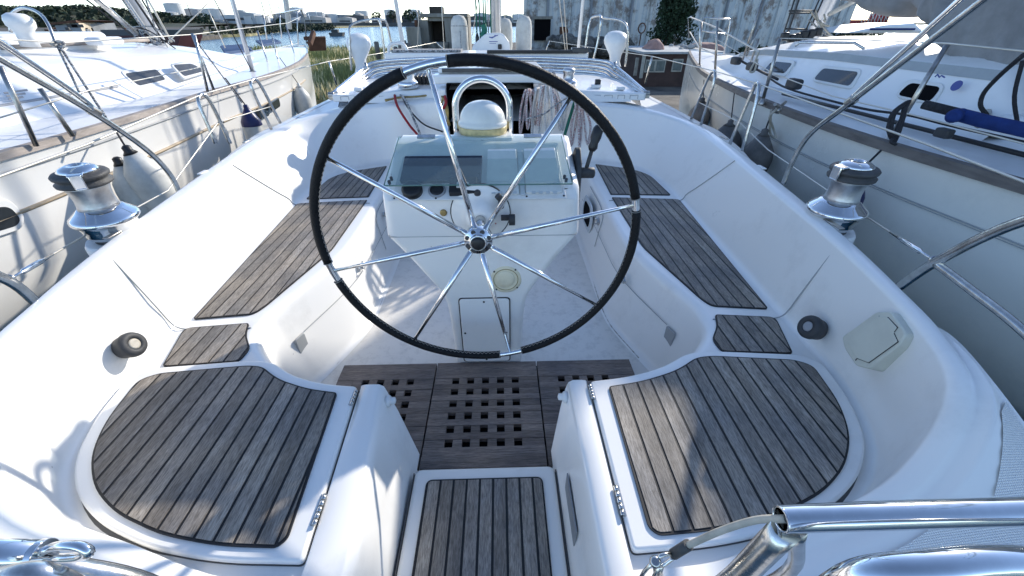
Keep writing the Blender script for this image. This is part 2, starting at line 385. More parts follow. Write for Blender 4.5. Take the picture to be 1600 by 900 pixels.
        if parent is None: o.location = off; WM[o] = Matrix.Translation(off)
        else:
            o.parent = parent; o.matrix_parent_inverse = WM[parent].inverted(); WM[o] = Matrix.Identity(4)
        if auto is not None:
            for p in me.polygons: p.use_smooth = True
            try: me.set_sharp_from_angle(angle=R(auto))
            except Exception: pass
        if bevel:
            md = o.modifiers.new('bevel', 'BEVEL'); md.width = bevel; md.segments = bseg; md.limit_method = 'ANGLE'; md.angle_limit = R(40)
            md.harden_normals = False
            for p in me.polygons: p.use_smooth = True
            try: me.set_sharp_from_angle(angle=R(75))
            except Exception: pass
        if subsurf:
            md = o.modifiers.new('sub', 'SUBSURF'); md.levels = subsurf; md.render_levels = subsurf
        if wn: o.modifiers.new('wn', 'WEIGHTED_NORMAL')
        return o

def tag(o, label, cat, group=None, kind=None):
    if label: o['label'] = label
    if cat: o['category'] = cat
    if group: o['group'] = group
    if kind: o['kind'] = kind
    return o
def thing(name, loc, label, cat, group=None):
    o = bpy.data.objects.new(name, None); COL.objects.link(o); o.location = loc; o.empty_display_size = 0.2
    WM[o] = Matrix.Translation(Vector(loc)); tag(o, label, cat, group)
    return o
def struct(o): o['kind'] = 'structure'; return o
def copy_tree(o, parent=None):
    c = o.copy(); COL.objects.link(c)
    if parent is not None: c.parent = parent
    WM[c] = WM[o].copy()
    for ch in list(o.children): copy_tree(ch, c)
    return c

def cat(pts, n=6, closed=False):
    pts = [Vector(p) for p in pts]; L = len(pts); out = []
    for i in range(L if closed else L - 1):
        if closed: p0, p1, p2, p3 = pts[i - 1], pts[i], pts[(i + 1) % L], pts[(i + 2) % L]
        else:
            p1, p2 = pts[i], pts[i + 1]
            p0 = pts[i - 1] if i else p1 * 2 - p2
            p3 = pts[i + 2] if i + 2 < L else p2 * 2 - p1
        # centripetal
        t0 = 0; t1 = t0 + max((p1 - p0).length, 1e-6) ** .5; t2 = t1 + max((p2 - p1).length, 1e-6) ** .5; t3 = t2 + max((p3 - p2).length, 1e-6) ** .5
        for k in range(n):
            t = t1 + (t2 - t1) * k / n
            a1 = p0 * ((t1 - t) / (t1 - t0)) + p1 * ((t - t0) / (t1 - t0)); a2 = p1 * ((t2 - t) / (t2 - t1)) + p2 * ((t - t1) / (t2 - t1)); a3 = p2 * ((t3 - t) / (t3 - t2)) + p3 * ((t - t2) / (t3 - t2))
            b1 = a1 * ((t2 - t) / (t2 - t0)) + a2 * ((t - t0) / (t2 - t0)); b2 = a2 * ((t3 - t) / (t3 - t1)) + a3 * ((t - t1) / (t3 - t1))
            out.append(b1 * ((t2 - t) / (t2 - t1)) + b2 * ((t - t1) / (t2 - t1)))
    if not closed: out.append(pts[-1])
    return out

def rnd(poly, r, n=5):
    """round the corners of a 2D polygon; r scalar or list"""
    out = []; L = len(poly)
    for i in range(L):
        p = Vector(poly[i]); a = Vector(poly[i - 1]); b = Vector(poly[(i + 1) % L])
        ri = r[i] if isinstance(r, (list, tuple)) else r
        if ri <= 0: out.append(tuple(p)); continue
        da = (a - p); db = (b - p)
        d = min(ri, da.length * .45, db.length * .45)
        s_ = p + da.normalized() * d; e_ = p + db.normalized() * d
        for k in range(n + 1):
            t = k / n; q = s_ * (1 - t) ** 2 + p * 2 * t * (1 - t) + e_ * t * t
            out.append((q.x, q.y))
    return out
def mir(pl): return [(-p[0],) + tuple(p[1:]) for p in pl]
def clip(poly, ax, val, keep_gt):
    out = []; L = len(poly)
    for i in range(L):
        p = poly[i]; q = poly[(i + 1) % L]
        ip = (p[ax] > val) == keep_gt; iq = (q[ax] > val) == keep_gt
        if ip: out.append(p)
        if ip != iq:
            t = (val - p[ax]) / (q[ax] - p[ax]); out.append((p[0] + (q[0] - p[0]) * t, p[1] + (q[1] - p[1]) * t))
    return out
def inset(poly, d):
    n = len(poly)
    ar = sum(poly[i][0] * poly[(i + 1) % n][1] - poly[(i + 1) % n][0] * poly[i][1] for i in range(n))
    sg = 1 if ar > 0 else -1; out = []
    for i in range(n):
        p = Vector(poly[i]); a = Vector(poly[i - 1]); b = Vector(poly[(i + 1) % n])
        e1 = (p - a); e2 = (b - p)
        if e1.length < 1e-7 or e2.length < 1e-7: out.append(tuple(p)); continue
        e1.normalize(); e2.normalize()
        n1 = Vector((-e1.y, e1.x)) * sg; n2 = Vector((-e2.y, e2.x)) * sg
        m_ = (n1 + n2); k = max(m_.dot(n1), 0.5)
        out.append(tuple(p + m_ * (d / k)))
    return out
def teak(name, outline, z, parent, pitch=0.052, gap=0.0082, x0=None, border=0.006, ax=0, matn='teak'):
    """black caulked bed with separate weathered planks, all one inlay"""
    b = MB(); b.prism(outline, z - 0.003, z + 0.003, 0)
    inn = inset(outline, border)
    lo = min(p[ax] for p in inn); hi = max(p[ax] for p in inn)
    x = lo if x0 is None else x0
    while x > lo: x -= pitch
    while x < hi:
        c = clip(clip(inn, ax, x + gap / 2, True), ax, x + pitch - gap / 2, False)
        x += pitch
        if len(c) < 3: continue
        ar = abs(sum(c[i][0] * c[(i + 1) % len(c)][1] - c[(i + 1) % len(c)][0] * c[i][1] for i in range(len(c)))) / 2
        if ar < 0.00015: continue
        b.prism(c, z + 0.001, z + 0.0050 + random.uniform(-.0004, .0006), 1, random.random())
    return b.build(name, ['caulk', matn], parent)
EXPOSURE = 1.15
# ================================================================== OUR YACHT
yacht = thing('sailing_yacht', (0, 4, -0.55), 'nearest white yacht, with teak cockpit seats and a large black steering wheel', 'sailing yacht')
Y = yacht
T_ = [(.80, 3.66), (.80, 2.8), (.795, 2.1), (.83, 1.86), (.93, 1.5), (.945, 1.42), (.93, 1.30), (.86, 1.20), (.74, 1.10), (.57, 1.025), (.45, 1.0), (.37, .99)]
B0 = [(.74, 3.66), (.735, 2.8), (.73, 2.1), (.735, 1.86), (.85, 1.5), (.88, 1.42), (.89, 1.30), (.83, 1.22), (.72, 1.13), (.56, 1.045), (.45, 1.02), (.37, 1.01)]
F_ = [(.42, 3.74), (.8, 3.74), (1.1, 3.66), (1.31, 3.44), (1.37, 3.1), (1.36, 2.8), (1.32, 2.1), (1.29, 1.42), (1.27, 1.1), (1.22, .88), (1.13, .7), (.97, .56), (.75, .475), (.55, .44), (.37, .43)]
B_ = [(.42, 3.84, .93), (.8, 3.84, .90), (1.27, 3.80, .86), (1.55, 3.56, .82), (1.62, 3.2, .8), (1.58, 2.76, .8), (1.475, 2.05, .8), (1.36, 1.32, .8), (1.31, 1.03, .79), (1.264, .83, .78), (1.187, .653, .75), (1.028, .526, .60), (.80, .47, .49), (.58, .41, .44), (.37, .40, .43)]
C_ = [(.42, 3.92, .945), (.8, 3.92, .915), (1.31, 3.88, .87), (1.61, 3.64, .822), (1.69, 3.2, .805), (1.65, 2.76, .805), (1.54, 2.05, .805), (1.41, 1.32, .802), (1.35, 1.02, .79), (1.30, .82, .78), (1.215, .635, .752), (1.045, .49, .605), (.81, .43, .497), (.58, .37, .452), (.37, .365, .442)]
E_ = [(.42, 4.0, .945), (.8, 4.0, .915), (1.36, 4.0, .86), (1.69, 3.74, .74), (1.76, 3.2, .70), (1.71, 2.76, .69), (1.60, 2.05, .685), (1.455, 1.32, .68), (1.385, 1.02, .70), (1.325, .82, .765), (1.24, .60, .748), (1.07, .45, .602), (.82, .39, .497), (.58, .34, .455), (.37, .335, .447)]
S_ = [(.42, 4.1, .945), (.8, 4.1, .915), (1.5, 4.2, .75), (1.98, 3.9, .70), (1.95, 3.2, .68), (1.85, 2.76, .67), (1.70, 2.05, .665), (1.51, 1.32, .66), (1.42, 1.02, .68), (1.345, .84, .755), (1.30, .66, .742), (1.31, .40, .62), (1.15, .02, .54), (.7, -.1, .5), (.37, -.12, .49)]
def cc(L, n=6): return cat([(p[0], p[1], p[2] if len(p) > 2 else 0) for p in L], n)

mold = MB()
for s in (1, -1):
    fc, bc, ccv, ec, sc_ = [cc(q) for q in (F_, B_, C_, E_, S_)]
    rows = []
    for f, b_, c_, e_, s_ in zip(fc, bc, ccv, ec, sc_):
        f = Vector((f.x, f.y, .42)); h = Vector((b_.x - f.x, b_.y - f.y, 0)); H = b_.z - .42; hl = max(h.length, 1e-4); d = h / hl
        k = min(1, H / .12) ; k2 = min(1, hl / .06)
        row = [f]
        for (a, z) in ((.016, .002), (.030, .008), (.041, .019), (.047, .035)): row.append(f + d * a * k2 + Vector((0, 0, z * k)))
        lo = row[-1]; hi = b_ - d * .012 * k2 - Vector((0, 0, .022 * k))
        rec = d * (.020 if (s < 0 and len(rows) >= 43 and len(rows) < 58) else 0) * min(1, H / .3)
        for t in (.33, .66, 1): row.append(lo.lerp(hi, t) + rec * (1 if t < .9 else .5))
        row.append(b_ - d * .004 * k2 - Vector((0, 0, .007 * k)))
        row.append(b_ + (c_ - b_) * .25)
        row.append(b_.lerp(c_, .8)); row.append(c_ - Vector((0, 0, .004)))
        row.append(c_.lerp(e_, .35) - Vector((0, 0, .01 * k))); row.append(c_.lerp(e_, .75)); row.append(e_)
        row.append(e_.lerp(s_, .5) ); row.append(s_)
        rows.append([Vector((p.x * s, p.y, p.z)) for p in row])
    mold.loft(rows, flip=(s < 0))
    # footwell wall
    tc_, b0 = cc(T_), cc(B0)
    rows = []
    inn2 = []
    for i, (t, b_) in enumerate(zip(tc_, b0)):
        a = tc_[max(i - 1, 0)]; c = tc_[min(i + 1, len(tc_) - 1)]; tg = (c - a).normalized(); nrm = Vector((tg.y, -tg.x, 0))
        if i < 60 and nrm.x < 0 and False: nrm = -nrm
        nrm = Vector((-tg.y, tg.x, 0))      # points to the seat side
        if i == len(tc_) - 1: nrm = Vector((0, -1, 0))
        base = Vector((b_.x, b_.y, 0)); tp = Vector((t.x, t.y, 0))
        row = [tp + nrm * .047 + Vector((0, 0, .42)), tp + nrm * .03 + Vector((0, 0, .4175)), tp + nrm * .014 + Vector((0, 0, .408)), tp + nrm * .003 + Vector((0, 0, .392)), tp + Vector((0, 0, .37))]
        low = base + Vector((0, 0, .04))
        for q in (.3, .6, 1): row.append(row[4].lerp(low, q))
        row += [base - nrm * .010 + Vector((0, 0, .012)), base - nrm * .04 + Vector((0, 0, .002))]
        rows.append([Vector((p.x * s, p.y, p.z)) for p in row]); inn2.append(rows[-1][0])
    mold.loft(rows, flip=(s > 0))
    # flat seat top between the footwell edge and the coaming foot
    fl = [Vector((f.x * s, f.y, .42)) for f in fc]
    n = len(inn2); m_ = len(fl)
    K = 70
    def resample(P, K):
        ds = [0]
        for i in range(1, len(P)): ds.append(ds[-1] + (P[i] - P[i - 1]).length)
        out = []
        for k in range(K + 1):
            d = ds[-1] * k / K; i = 0
            while i < len(ds) - 2 and ds[i + 1] < d: i += 1
            out.append(P[i].lerp(P[i + 1], (d - ds[i]) / max(ds[i + 1] - ds[i], 1e-9)))
        return out
    poly = inn2 + fl[::-1]
    if s > 0: poly = poly[::-1]
    mold.add(poly, [list(range(len(poly)))], 0, .5, True)
o = mold.build('cockpit_moulding', 'gel', Y, merge=True, wn=True)

# hull sides and fore deck
h = MB()
for s in (1, -1):
    edge = cc(S_[2:], 6)
    fore = [Vector(p) for p in ((0, 11.4, 1.0), (.45, 10.4, .95), (.95, 9.2, .90), (1.45, 7.6, .84), (1.8, 6.0, .78), (1.96, 4.8, .72))]
    path = cat(fore + [Vector(S_[3])], 6)[:-1] + edge[6:]
    rows = []
    for p in path:
        k = min(1, max(0, p.y) / 1.2); out = .03 * k
        rows.append([Vector((x * s, y, z)) for (x, y, z) in ((p.x - .05 if p.x > .1 else 0, p.y, p.z + .002), (p.x, p.y, p.z + .006), (p.x + .012, p.y, p.z - .012), (p.x * 1.01 + .01, p.y, p.z - .22), (p.x * .99, p.y, .15), (p.x * .86, p.y * .97, -.35), (p.x * .70, p.y * .95, -.75))])
    h.loft(rows, flip=(s > 0))
h.build('hull', 'gel', Y, merge=True, wn=True)
d = MB()
rows = []
for p in cat([(0, 11.4, 1.0), (.45, 10.4, .95), (.95, 9.2, .90), (1.45, 7.6, .84), (1.8, 6.0, .78), (1.96, 4.8, .72), (1.98, 3.9, .70)], 5):
    rows.append([Vector((p.x * t, p.y, p.z + .05 * (1 - t * t) * min(1, p.x) - .004)) for t in (-1, -.7, -.35, 0, .35, .7, 1)])
d.loft(rows, flip=True); d.build('fore_deck', 'deck_white', Y)

# cockpit sole
so = MB(); so.add([(-1.0, .30, .001), (1.0, .30, .001), (1.0, 3.9, .001), (-1.0, 3.9, .001)], [(0, 1, 2, 3)])
so.build('cockpit_sole', 'gel_sole', Y)

# narrow grey tubes that paint the shade of the moulded grooves
def strip(points, r=.0035, n=5): return MB().tube(points, r, n, caps=False)
sm = MB()
for s in (1, -1):
    def lerpwall(i, t):  # point on the coaming wall at control station position i (float)
        a = int(i); fr = i - a
        f = Vector((*F_[a], .42)).lerp(Vector((*F_[min(a + 1, 14)], .42)), fr); b_ = Vector(B_[a]).lerp(Vector(B_[min(a + 1, 14)]), fr)
        q = f.lerp(b_, t); dd = Vector((b_.x - f.x, b_.y - f.y, 0)).normalized()
        # follow the fillet
        q = q + dd * .028 * (1 - t) * (1 if t > .06 else 0)
        return Vector((q.x * s, q.y, q.z)) + Vector((-dd.x * s, -dd.y, 0)) * .0015
    for i0, i1 in ((5.05, 5.45), (7.15, 7.0)):
        pts = [lerpwall(i0 + (i1 - i0) * t, t) for t in (.12, .3, .5, .7, .85, .96)]
        q0 = pts[0]
        foot = Vector((q0.x - .045 * s, q0.y, .4225))
        yy = foot.y
        inner = Vector((.86 * s if i0 < 6 else .99 * s, yy + (.02 if i0 < 6 else .0), .4225))
        pts = [inner, inner.lerp(foot, .5), foot, (foot + q0) / 2 + Vector((.008 * s, 0, -.008))] + pts
        sm = MB(); sm.tube(cat(pts, 4), .0026, 6, caps=False); sm.build('groove_shade', 'seam', Y)
# locker front seams on the footwell sides
sm = MB()
for s in (1, -1):
    sm = MB(); sm.tube(cat([(.765 * s, 3.2, .255), (.758 * s, 2.4, .255), (.760 * s, 2.05, .255), (.79 * s, 1.86, .255), (.885 * s, 1.52, .255)], 6), .0022, 5, caps=False); sm.build('locker_seam', 'seam', Y)
    sm = MB(); sm.tube(cat([(.795 * s, 3.1, .40), (.79 * s, 2.6, .36), (.765 * s, 2.56, .26), (.747 * s, 2.55, .15)], 5), .003, 5, caps=False); sm.build('locker_seam', 'seam', Y)
for s in (1, -1):
    g = MB(); c0 = Vector((.895 * s, 1.485, .20)); dr = Vector((.1 * s, -.37, 0)).normalized()
    rot = Matrix((( -dr.x, dr.y * s, 0), (-dr.y, -dr.x * s, 0), (0, 0, 1))).to_3x3()
    g.prism(rnd([(-.032, -.055), (.032, -.055), (.032, .055), (-.032, .055)], .012), -.004, .006, rot=Matrix(((dr.x, 0, -s * abs(dr.y)), (dr.y, 0, -abs(dr.x)), (0, 1, 0))), c=c0)
    g.build('grip_recess', 'seam', Y, bevel=.003)

# ---- teak seat panels (outlines measured on the seat plane)
R_long = rnd([(.893, 2.80), (.885, 2.02), (1.00, 1.50), (1.025, 1.44), (1.272, 1.41), (1.372, 2.745)], [.01, .06, .05, .03, .02, .03])
R_front = rnd([(.94, 3.62), (.90, 2.86), (1.345, 2.83), (1.335, 3.30), (1.24, 3.46)], [.01, .01, .02, .12, .12])
R_small = rnd([(1.012, 1.378), (.985, 1.30), (.925, 1.215), (.930, 1.140), (1.203, 1.120), (1.268, 1.352)], [.015, .03, .03, .025, .02, .035])
H_teak = rnd([(.437, .952), (.56, .972), (.70, 1.02), (.80, 1.085), (.865, 1.092), (1.16, 1.062), (1.21, 1.03), (1.185, .86), (1.13, .735), (1.04, .635), (.93, .565), (.78, .510), (.60, .478), (.45, .470), (.430, .49)], [.012, .1, .1, .05, .03, .04, .04, .1, .1, .1, .1, .1, .1, .02, .02])
H_lid = rnd([(.378, .985), (.52, 1.002), (.66, 1.045), (.775, 1.115), (.86, 1.128), (1.20, 1.098), (1.262, 1.05), (1.238, .88), (1.175, .725), (1.08, .62), (.96, .545), (.80, .485), (.60, .450), (.378, .440)], [.02, .1, .1, .05, .04, .05, .05, .1, .1, .1, .1, .1, .1, .015])
for s in (1, -1):
    f = (lambda q: q) if s > 0 else mir
    sh_ = (lambda q: q) if s > 0 else (lambda q: [(a_[0] - .054 * min(1, max(0, (.85 + a_[0]) / .4)) * (.5 + .5 * min(1, max(0, (a_[1] - .47) / .48))), a_[1]) for a_ in q])
    side_ = 'shaded starboard' if s > 0 else 'sunlit port'
    teak('seat_teak', f(R_long), .4225, Y, .0535)
    teak('seat_teak', f(R_front), .4225, Y, .0535)
    teak('seat_teak', f(R_small), .4225, Y, .0535)
    gu = MB(); go = inset(sh_(f(H_lid)), -.013); gu.prism([(a[0] + (b2[0] - a[0]) * min(1, max(.05, (abs(a[0]) - .72) / .25)), a[1] + (b2[1] - a[1]) * min(1, max(.05, (abs(a[0]) - .72) / .25))) for a, b2 in zip(sh_(f(H_lid)), go)], .415, .4222); gu.build('hatch_gap_shade', 'gap_dark', Y)  # dark strip stands for the shade in the deep gap round the lid
    lid = MB(); lid.prism(sh_(f(H_lid)), .4215, .446)
    lo = lid.build('hatch_lid', 'gel', Y, bevel=.008, bseg=3)
    teak('hatch_teak', sh_(f(H_teak)), .4485, lo, .0515)
    for (y0, y1) in ((.90, .965), (.52, .60)):
        hg = MB(); n = 5; hx = .374 if s > 0 else (.429 if y0 > .8 else .407)
        for k in range(n):
            a = y0 + (y1 - y0) * k / n; b_ = y0 + (y1 - y0) * (k + .9) / n
            hg.tube([(hx * s, a, .449), (hx * s, b_, .449)], .0058, 10)
        hg.box2(((hx + .004) * s, y0, .4455), ((hx + .010) * s, y1, .448)); hg.build('hinge', 'steel', lo)
    # pillar beside the passage
    pl = MB()
    def psec(y):
        if s > 0: xs = (.262, .285, .296, .303, .320, .352, .3695, .370)
        else:
            k_ = min(1, max(0, (y - .46) / .53)); w0_ = .285 + .052 * k_; xs = (.266, .266 + (w0_ - .266) * .7, w0_, w0_ + .008, w0_ + .024, .381 + .025 * k_, .3995 + .025 * k_, .400 + .025 * k_)
        return [(x_ * s, y, z_) for x_, z_ in zip(xs, (0.0, .30, .40, .432, .444, .444, .440, .0))]
    pl.loft([[Vector(p) for p in psec(y)] for y in (.995, .99, .70, .46, .25, .0)], smooth=False, flip=(s < 0))
    pl.add(psec(.995), [list(range(8)) if s < 0 else list(range(8))[::-1]])
    pl.build('passage_pillar', 'gel', Y, merge=True, bevel=.010, bseg=3)
    cp_ = MB(); cp_.lathe([(.020, 0), (.020, .012), (.016, .016), (.012, .016), (.012, .030), (.006, .033)], ((.298 if s > 0 else .335) * s, .955, .398), (-s, 0, .1), 20)
    cp_.build('latch_button', 'plastic_white', Y)
    # curved rest-of-deck block closing the passage edge down to the transom
pw = MB(); pw.box2((.2805, .56, .20), (.2845, .74, .285)); pw_ = pw.build('strike_plate', 'cut_plate', Y)
pw_.location = (.002 - .008, 0, 0); pw_.rotation_euler = (0, 0, 0)

# anti-slip deck patches by the transom
def patch(pts, name='antislip_patch'):
    b_ = MB(); b_.add(pts, [list(range(len(pts)))]); return b_.build(name, 'nonskid', Y)
def onS(u, v):   # deck surface between rails E and S at station u, v 0..1
    a = int(u); fr = u - a
    e = Vector(E_[a]).lerp(Vector(E_[min(a + 1, 14)]), fr); q = Vector(S_[a]).lerp(Vector(S_[min(a + 1, 14)]), fr)
    p = e.lerp(q, v); return p + Vector((0, 0, .004))
for s in (1, -1):
    for (u0, u1, v0, v1) in ((10.15, 10.92, .30, .88), (11.05, 14.0, .07, .95)):
        g = MB(); rows = []
        es, ss = cc(E_), cc(S_)
        for k in range(13):
            u = u0 + (u1 - u0) * k / 12; a = int(u * 6); fr = u * 6 - a
            e = es[a].lerp(es[min(a + 1, len(es) - 1)], fr); q = ss[a].lerp(ss[min(a + 1, len(ss) - 1)], fr)
            rows.append([Vector((p.x * s, p.y, p.z + .006)) for p in (e.lerp(q, v0 + (v1 - v0) * j / 4) for j in range(5))])
        g.loft(rows, flip=(s < 0)); g.build('antislip_patch', 'nonskid', Y)

# passage floor tread
tr = MB(); tr.prism(rnd([(-.262, .885), (.262, .885), (.262, -.1), (-.262, -.1)], .03), .0, .105)
tro = tr.build('passage_step', 'gel', Y, bevel=.016, bseg=4)
teak('step_teak', rnd([(-.212, .835), (.212, .835), (.212, -.05), (-.212, -.05)], .025), .108, tro, .0475, x0=-.2065)
for s in (1, -1): sg = MB(); sg.box2((.263 * s, .25, .06), (.2665 * s, .87, .0985)); sg.build('step_gap', 'gap_dark', Y)

# floor gratings : three panels with square holes
def grating(x0, x1, cols, y0=.925, y1=1.513, r=0):
    b_ = MB(); zt = .034
    ys = [1.388, 1.318, 1.248, 1.178, 1.108, 1.038]; hw, hh = .0165, .0185
    edges = [y1] + [v for yy in ys for v in (yy + hh, yy - hh)] + [y0]
    for i in range(0, len(edges) - 1):
        ya, yb = edges[i], edges[i + 1]
        if i % 2 == 0:
            if i in (0,): pass
            b_.box2((x0, yb + .0006, .012), (x1, ya - .0006, zt + random.uniform(-.0006, .0006)), 0, random.random())
        else:
            xs = [x0]; 
            for c in cols: xs += [c - hw, c + hw]
            xs.append(x1)
            for k in range(0, len(xs), 2):
                # lighter cross blocks, split at random into short lengths
                xa, xb = xs[k], xs[k + 1]
                cuts = [xa] + ([xa + .075, ] if xb - xa > .11 else []) + [xb]
                for q in range(len(cuts) - 1):
                    b_.box2((cuts[q] + .0006, yb, .012), (cuts[q + 1] - .0006, ya, zt - .0012), 0, min(1, random.random() * .8 + .3))
    o_ = b_.build('floor_grating', 'teak_x', Y)
    return o_
grating(-.2625, .2425, [-.160, -.087, -.014, .059, .132])
grating(-.74, -.2685, [-.60, -.527, -.454, -.381])
grating(.2485, .73, [.36, .433, .506, .579])
dk = MB(); dk.box2((-.735, .93, .0025), (.725, 1.507, .006)); dk.build('grating_shade', 'interior', Y)  # near-black sheet stands for the shade below the grating holes

gl2 = MB(); gl2.tube(cat([(.715, 3.1, .003), (.708, 2.4, .003), (.700, 2.05, .003), (.712, 1.84, .003), (.80, 1.55, .003)], 8), .0045, 5, caps=False); gl2.build('grime_line', 'grime_line', Y)
gl2 = MB(); gl2.tube(cat([(-.715, 3.1, .003), (-.708, 2.4, .003), (-.700, 2.05, .003), (-.712, 1.84, .003), (-.80, 1.55, .003)], 8), .003, 5, caps=False); gl2.build('grime_line', 'grime_line', Y)
# locker latches, oval port and bottle screw on the footwell sides
def latch(c, nx, name='locker_latch'):
    b_ = MB(); b_.box(c, (.012, .05, .028), Matrix.Rotation(.5 * nx, 3, 'X')); b_.lathe([(.011, 0), (.011, .012), (.007, .016)], Vector(c) + Vector((-.004 * nx, .02, .014)), (-nx, 0, 0), 14)
    b_.tube([Vector(c) + Vector((-.008 * nx, -.02, 0)), Vector(c) + Vector((-.02 * nx, -.03, -.008)), Vector(c) + Vector((-.022 * nx, -.005, -.012))], .004, 8)
    b_.build(name, 'steel', Y, bevel=.002)
latch((.765, 1.90, .285), 1); latch((-.765, 2.08, .285), -1); latch((-.775, 2.75, .33), -1); latch((.775, 2.65, .30), 1)
pr = MB(); pr.prism(rnd([(2.78, .13), (3.05, .13), (3.10, .24), (3.05, .36), (2.78, .36), (2.73, .24)], .05), -.004, .006, rot=Matrix(((0, 0, -1), (1, 0, 0), (0, 1, 0))), c=(.755, 0, 0))
pro = pr.build('side_port', 'panel_grey', Y, bevel=.003)
pr = MB(); pr.prism(rnd([(2.83, .165), (3.01, .165), (3.05, .24), (3.01, .325), (2.83, .325), (2.79, .24)], .04), -.006, .009, rot=Matrix(((0, 0, -1), (1, 0, 0), (0, 1, 0))), c=(.755, 0, 0))
pr.build('pane', 'interior', pro)

# round sockets low on the coamings
for s in (1, -1):
    c0 = Vector((1.256, 1.155, .526)) if s > 0 else Vector((-1.272, 1.13, .526)); ax = Vector((-.93 * s, -.22 * 0 , .36))
    b_ = MB(); b_.lathe([(.040, -.03), (.043, -.008), (.046, .0), (.046, .012), (.042, .021), (.030, .024), (.021, .022), (.020, .016)], c0, ax, 30)
    so_ = b_.build('deck_socket', 'rubber', Y)
    b_ = MB(); b_.lathe([(.0195, .014), (.0195, .0205), (.014, .0215)], c0, ax, 24); b_.build('socket_cap', 'label_grey' if s > 0 else 'cable_old', so_)

# shower locker cover on the starboard coaming (as a plate on the wall plane)
p1 = Vector((1.285, 1.18, .56)); nrm = Vector((1.28, 1.1, .42))
w0 = Vector((F_[8][0], F_[8][1], .42)); w1 = Vector(B_[8]); w2 = Vector(B_[9]); w3 = Vector((*F_[9], .42))
pn = (w1 - w0).cross(w2 - w0).normalized()
if pn.x > 0: pn = -pn
p0 = (w0 + w1 + w2 + w3) / 4 + pn * .0
corn = [(1318, 527), (1372, 488), (1395, 487), (1419, 522), (1408, 540), (1360, 577), (1340, 572), (1322, 545)]
P3 = [at_plane(x, y, p0 + pn * .022, pn) for x, y in corn]
cen = sum(P3, Vector()) / len(P3)
ux = (P3[2] - P3[0]); ux = (ux - pn * ux.dot(pn)).normalized(); uy = pn.cross(ux)
RM = Matrix((ux, uy, pn)).transposed()
P2 = [((p - cen).dot(ux), (p - cen).dot(uy)) for p in P3]
b_ = MB(); b_.prism(rnd(P2, .012), -.045, .006, rot=RM, c=cen); lc = b_.build('locker_cover', 'locker_cover', Y, bevel=.004)
def pl2(x, y): 
    p = at_plane(x, y, cen + pn * .006, pn); return ((p - cen).dot(ux), (p - cen).dot(uy))
b_ = MB(); b_.prism(rnd([pl2(*q) for q in ((1324, 534), (1374, 494), (1388, 496), (1403, 512), (1397, 520), (1404, 534), (1358, 567), (1340, 560))], .006), .004, .0095, rot=RM, c=cen)
b_.build('flap', 'locker_cover', lc, bevel=.002)
fq = [cen + RM @ Vector((*pl2(*q), .0068)) for q in ((1374, 494), (1378, 500), (1388, 496), (1403, 512), (1397, 520), (1404, 534), (1358, 567), (1340, 560), (1337, 563))]
b_ = MB(); b_.tube(fq, .0016, 5, caps=False); b_.build('flap_gap', 'black', lc)

# ------------------------------------------------------------------ pedestal
ped = MB(); NS = 36
def sec(hw, ya, yb, z, rc=.05):
    pts = []
    for (cx, cy, a0) in ((hw - rc, yb - rc, 0), (-hw + rc, yb - rc, 90), (-hw + rc, ya + rc, 180), (hw - rc, ya + rc, 270)):
        for k in range(9):
            a = R(a0 + 90 * k / 8); pts.append(Vector((cx + rc * math.cos(a), cy + rc * math.sin(a), z)))
    return pts
rows = [sec(.170, 1.52, 1.86, 0, .03), sec(.172, 1.52, 1.86, .17, .03), sec(.178, 1.515, 1.86, .33, .03), sec(.184, 1.513, 1.865, .40, .03), sec(.200, 1.51, 1.88, .455, .032), sec(.226, 1.505, 1.90, .505, .035), sec(.258, 1.50, 1.92, .555, .04),
        sec(.292, 1.50, 1.94, .605, .045), sec(.327, 1.50, 1.91, .655, .05), sec(.367, 1.50, 1.92, .71, .05), sec(.402, 1.50, 1.93, .757, .05), sec(.402, 1.50, 1.93, .775, .05), sec(.396, 1.50, 1.93, .85, .045), sec(.392, 1.50, 1.93, .918, .045)]
top = sec(.392, 1.50, 1.93, .918, .045)
def slope(p): 
    z = .918 + min(max((p.y - 1.50) / .24, 0), 1) * .140
    return z
rows.append([Vector((p.x, p.y, slope(p))) for p in sec(.390, 1.505, 1.928, .918, .045)])
def rr(hw, ya, yb, dz, rc): return [Vector((p.x, p.y, slope(p) + dz)) for p in sec(hw, ya, yb, 0, rc)]
rows.append(rr(.383, 1.512, 1.92, .010, .045)); rows.append(rr(.365, 1.525, 1.905, .016, .04))
ped.loft(rows, closed=True)
last = rows[-1]
o0 = len(ped.v) - len(last)
ang = math.atan2(.140, .24)
# lid surface: two planes (sloped console and flat top)
ya = 1.525; sl = lambda y: slope(Vector((0, y, 0))) + .016
ped.add([(-.36, 1.53, sl(1.53)), (.36, 1.53, sl(1.53)), (.36, 1.74, sl(1.74)), (-.36, 1.74, sl(1.74)), (.36, 1.902, sl(1.9)), (-.36, 1.902, sl(1.9))], [(0, 1, 2, 3), (3, 2, 4, 5)])
po = ped.build('pedestal', 'gel', Y, auto=38)
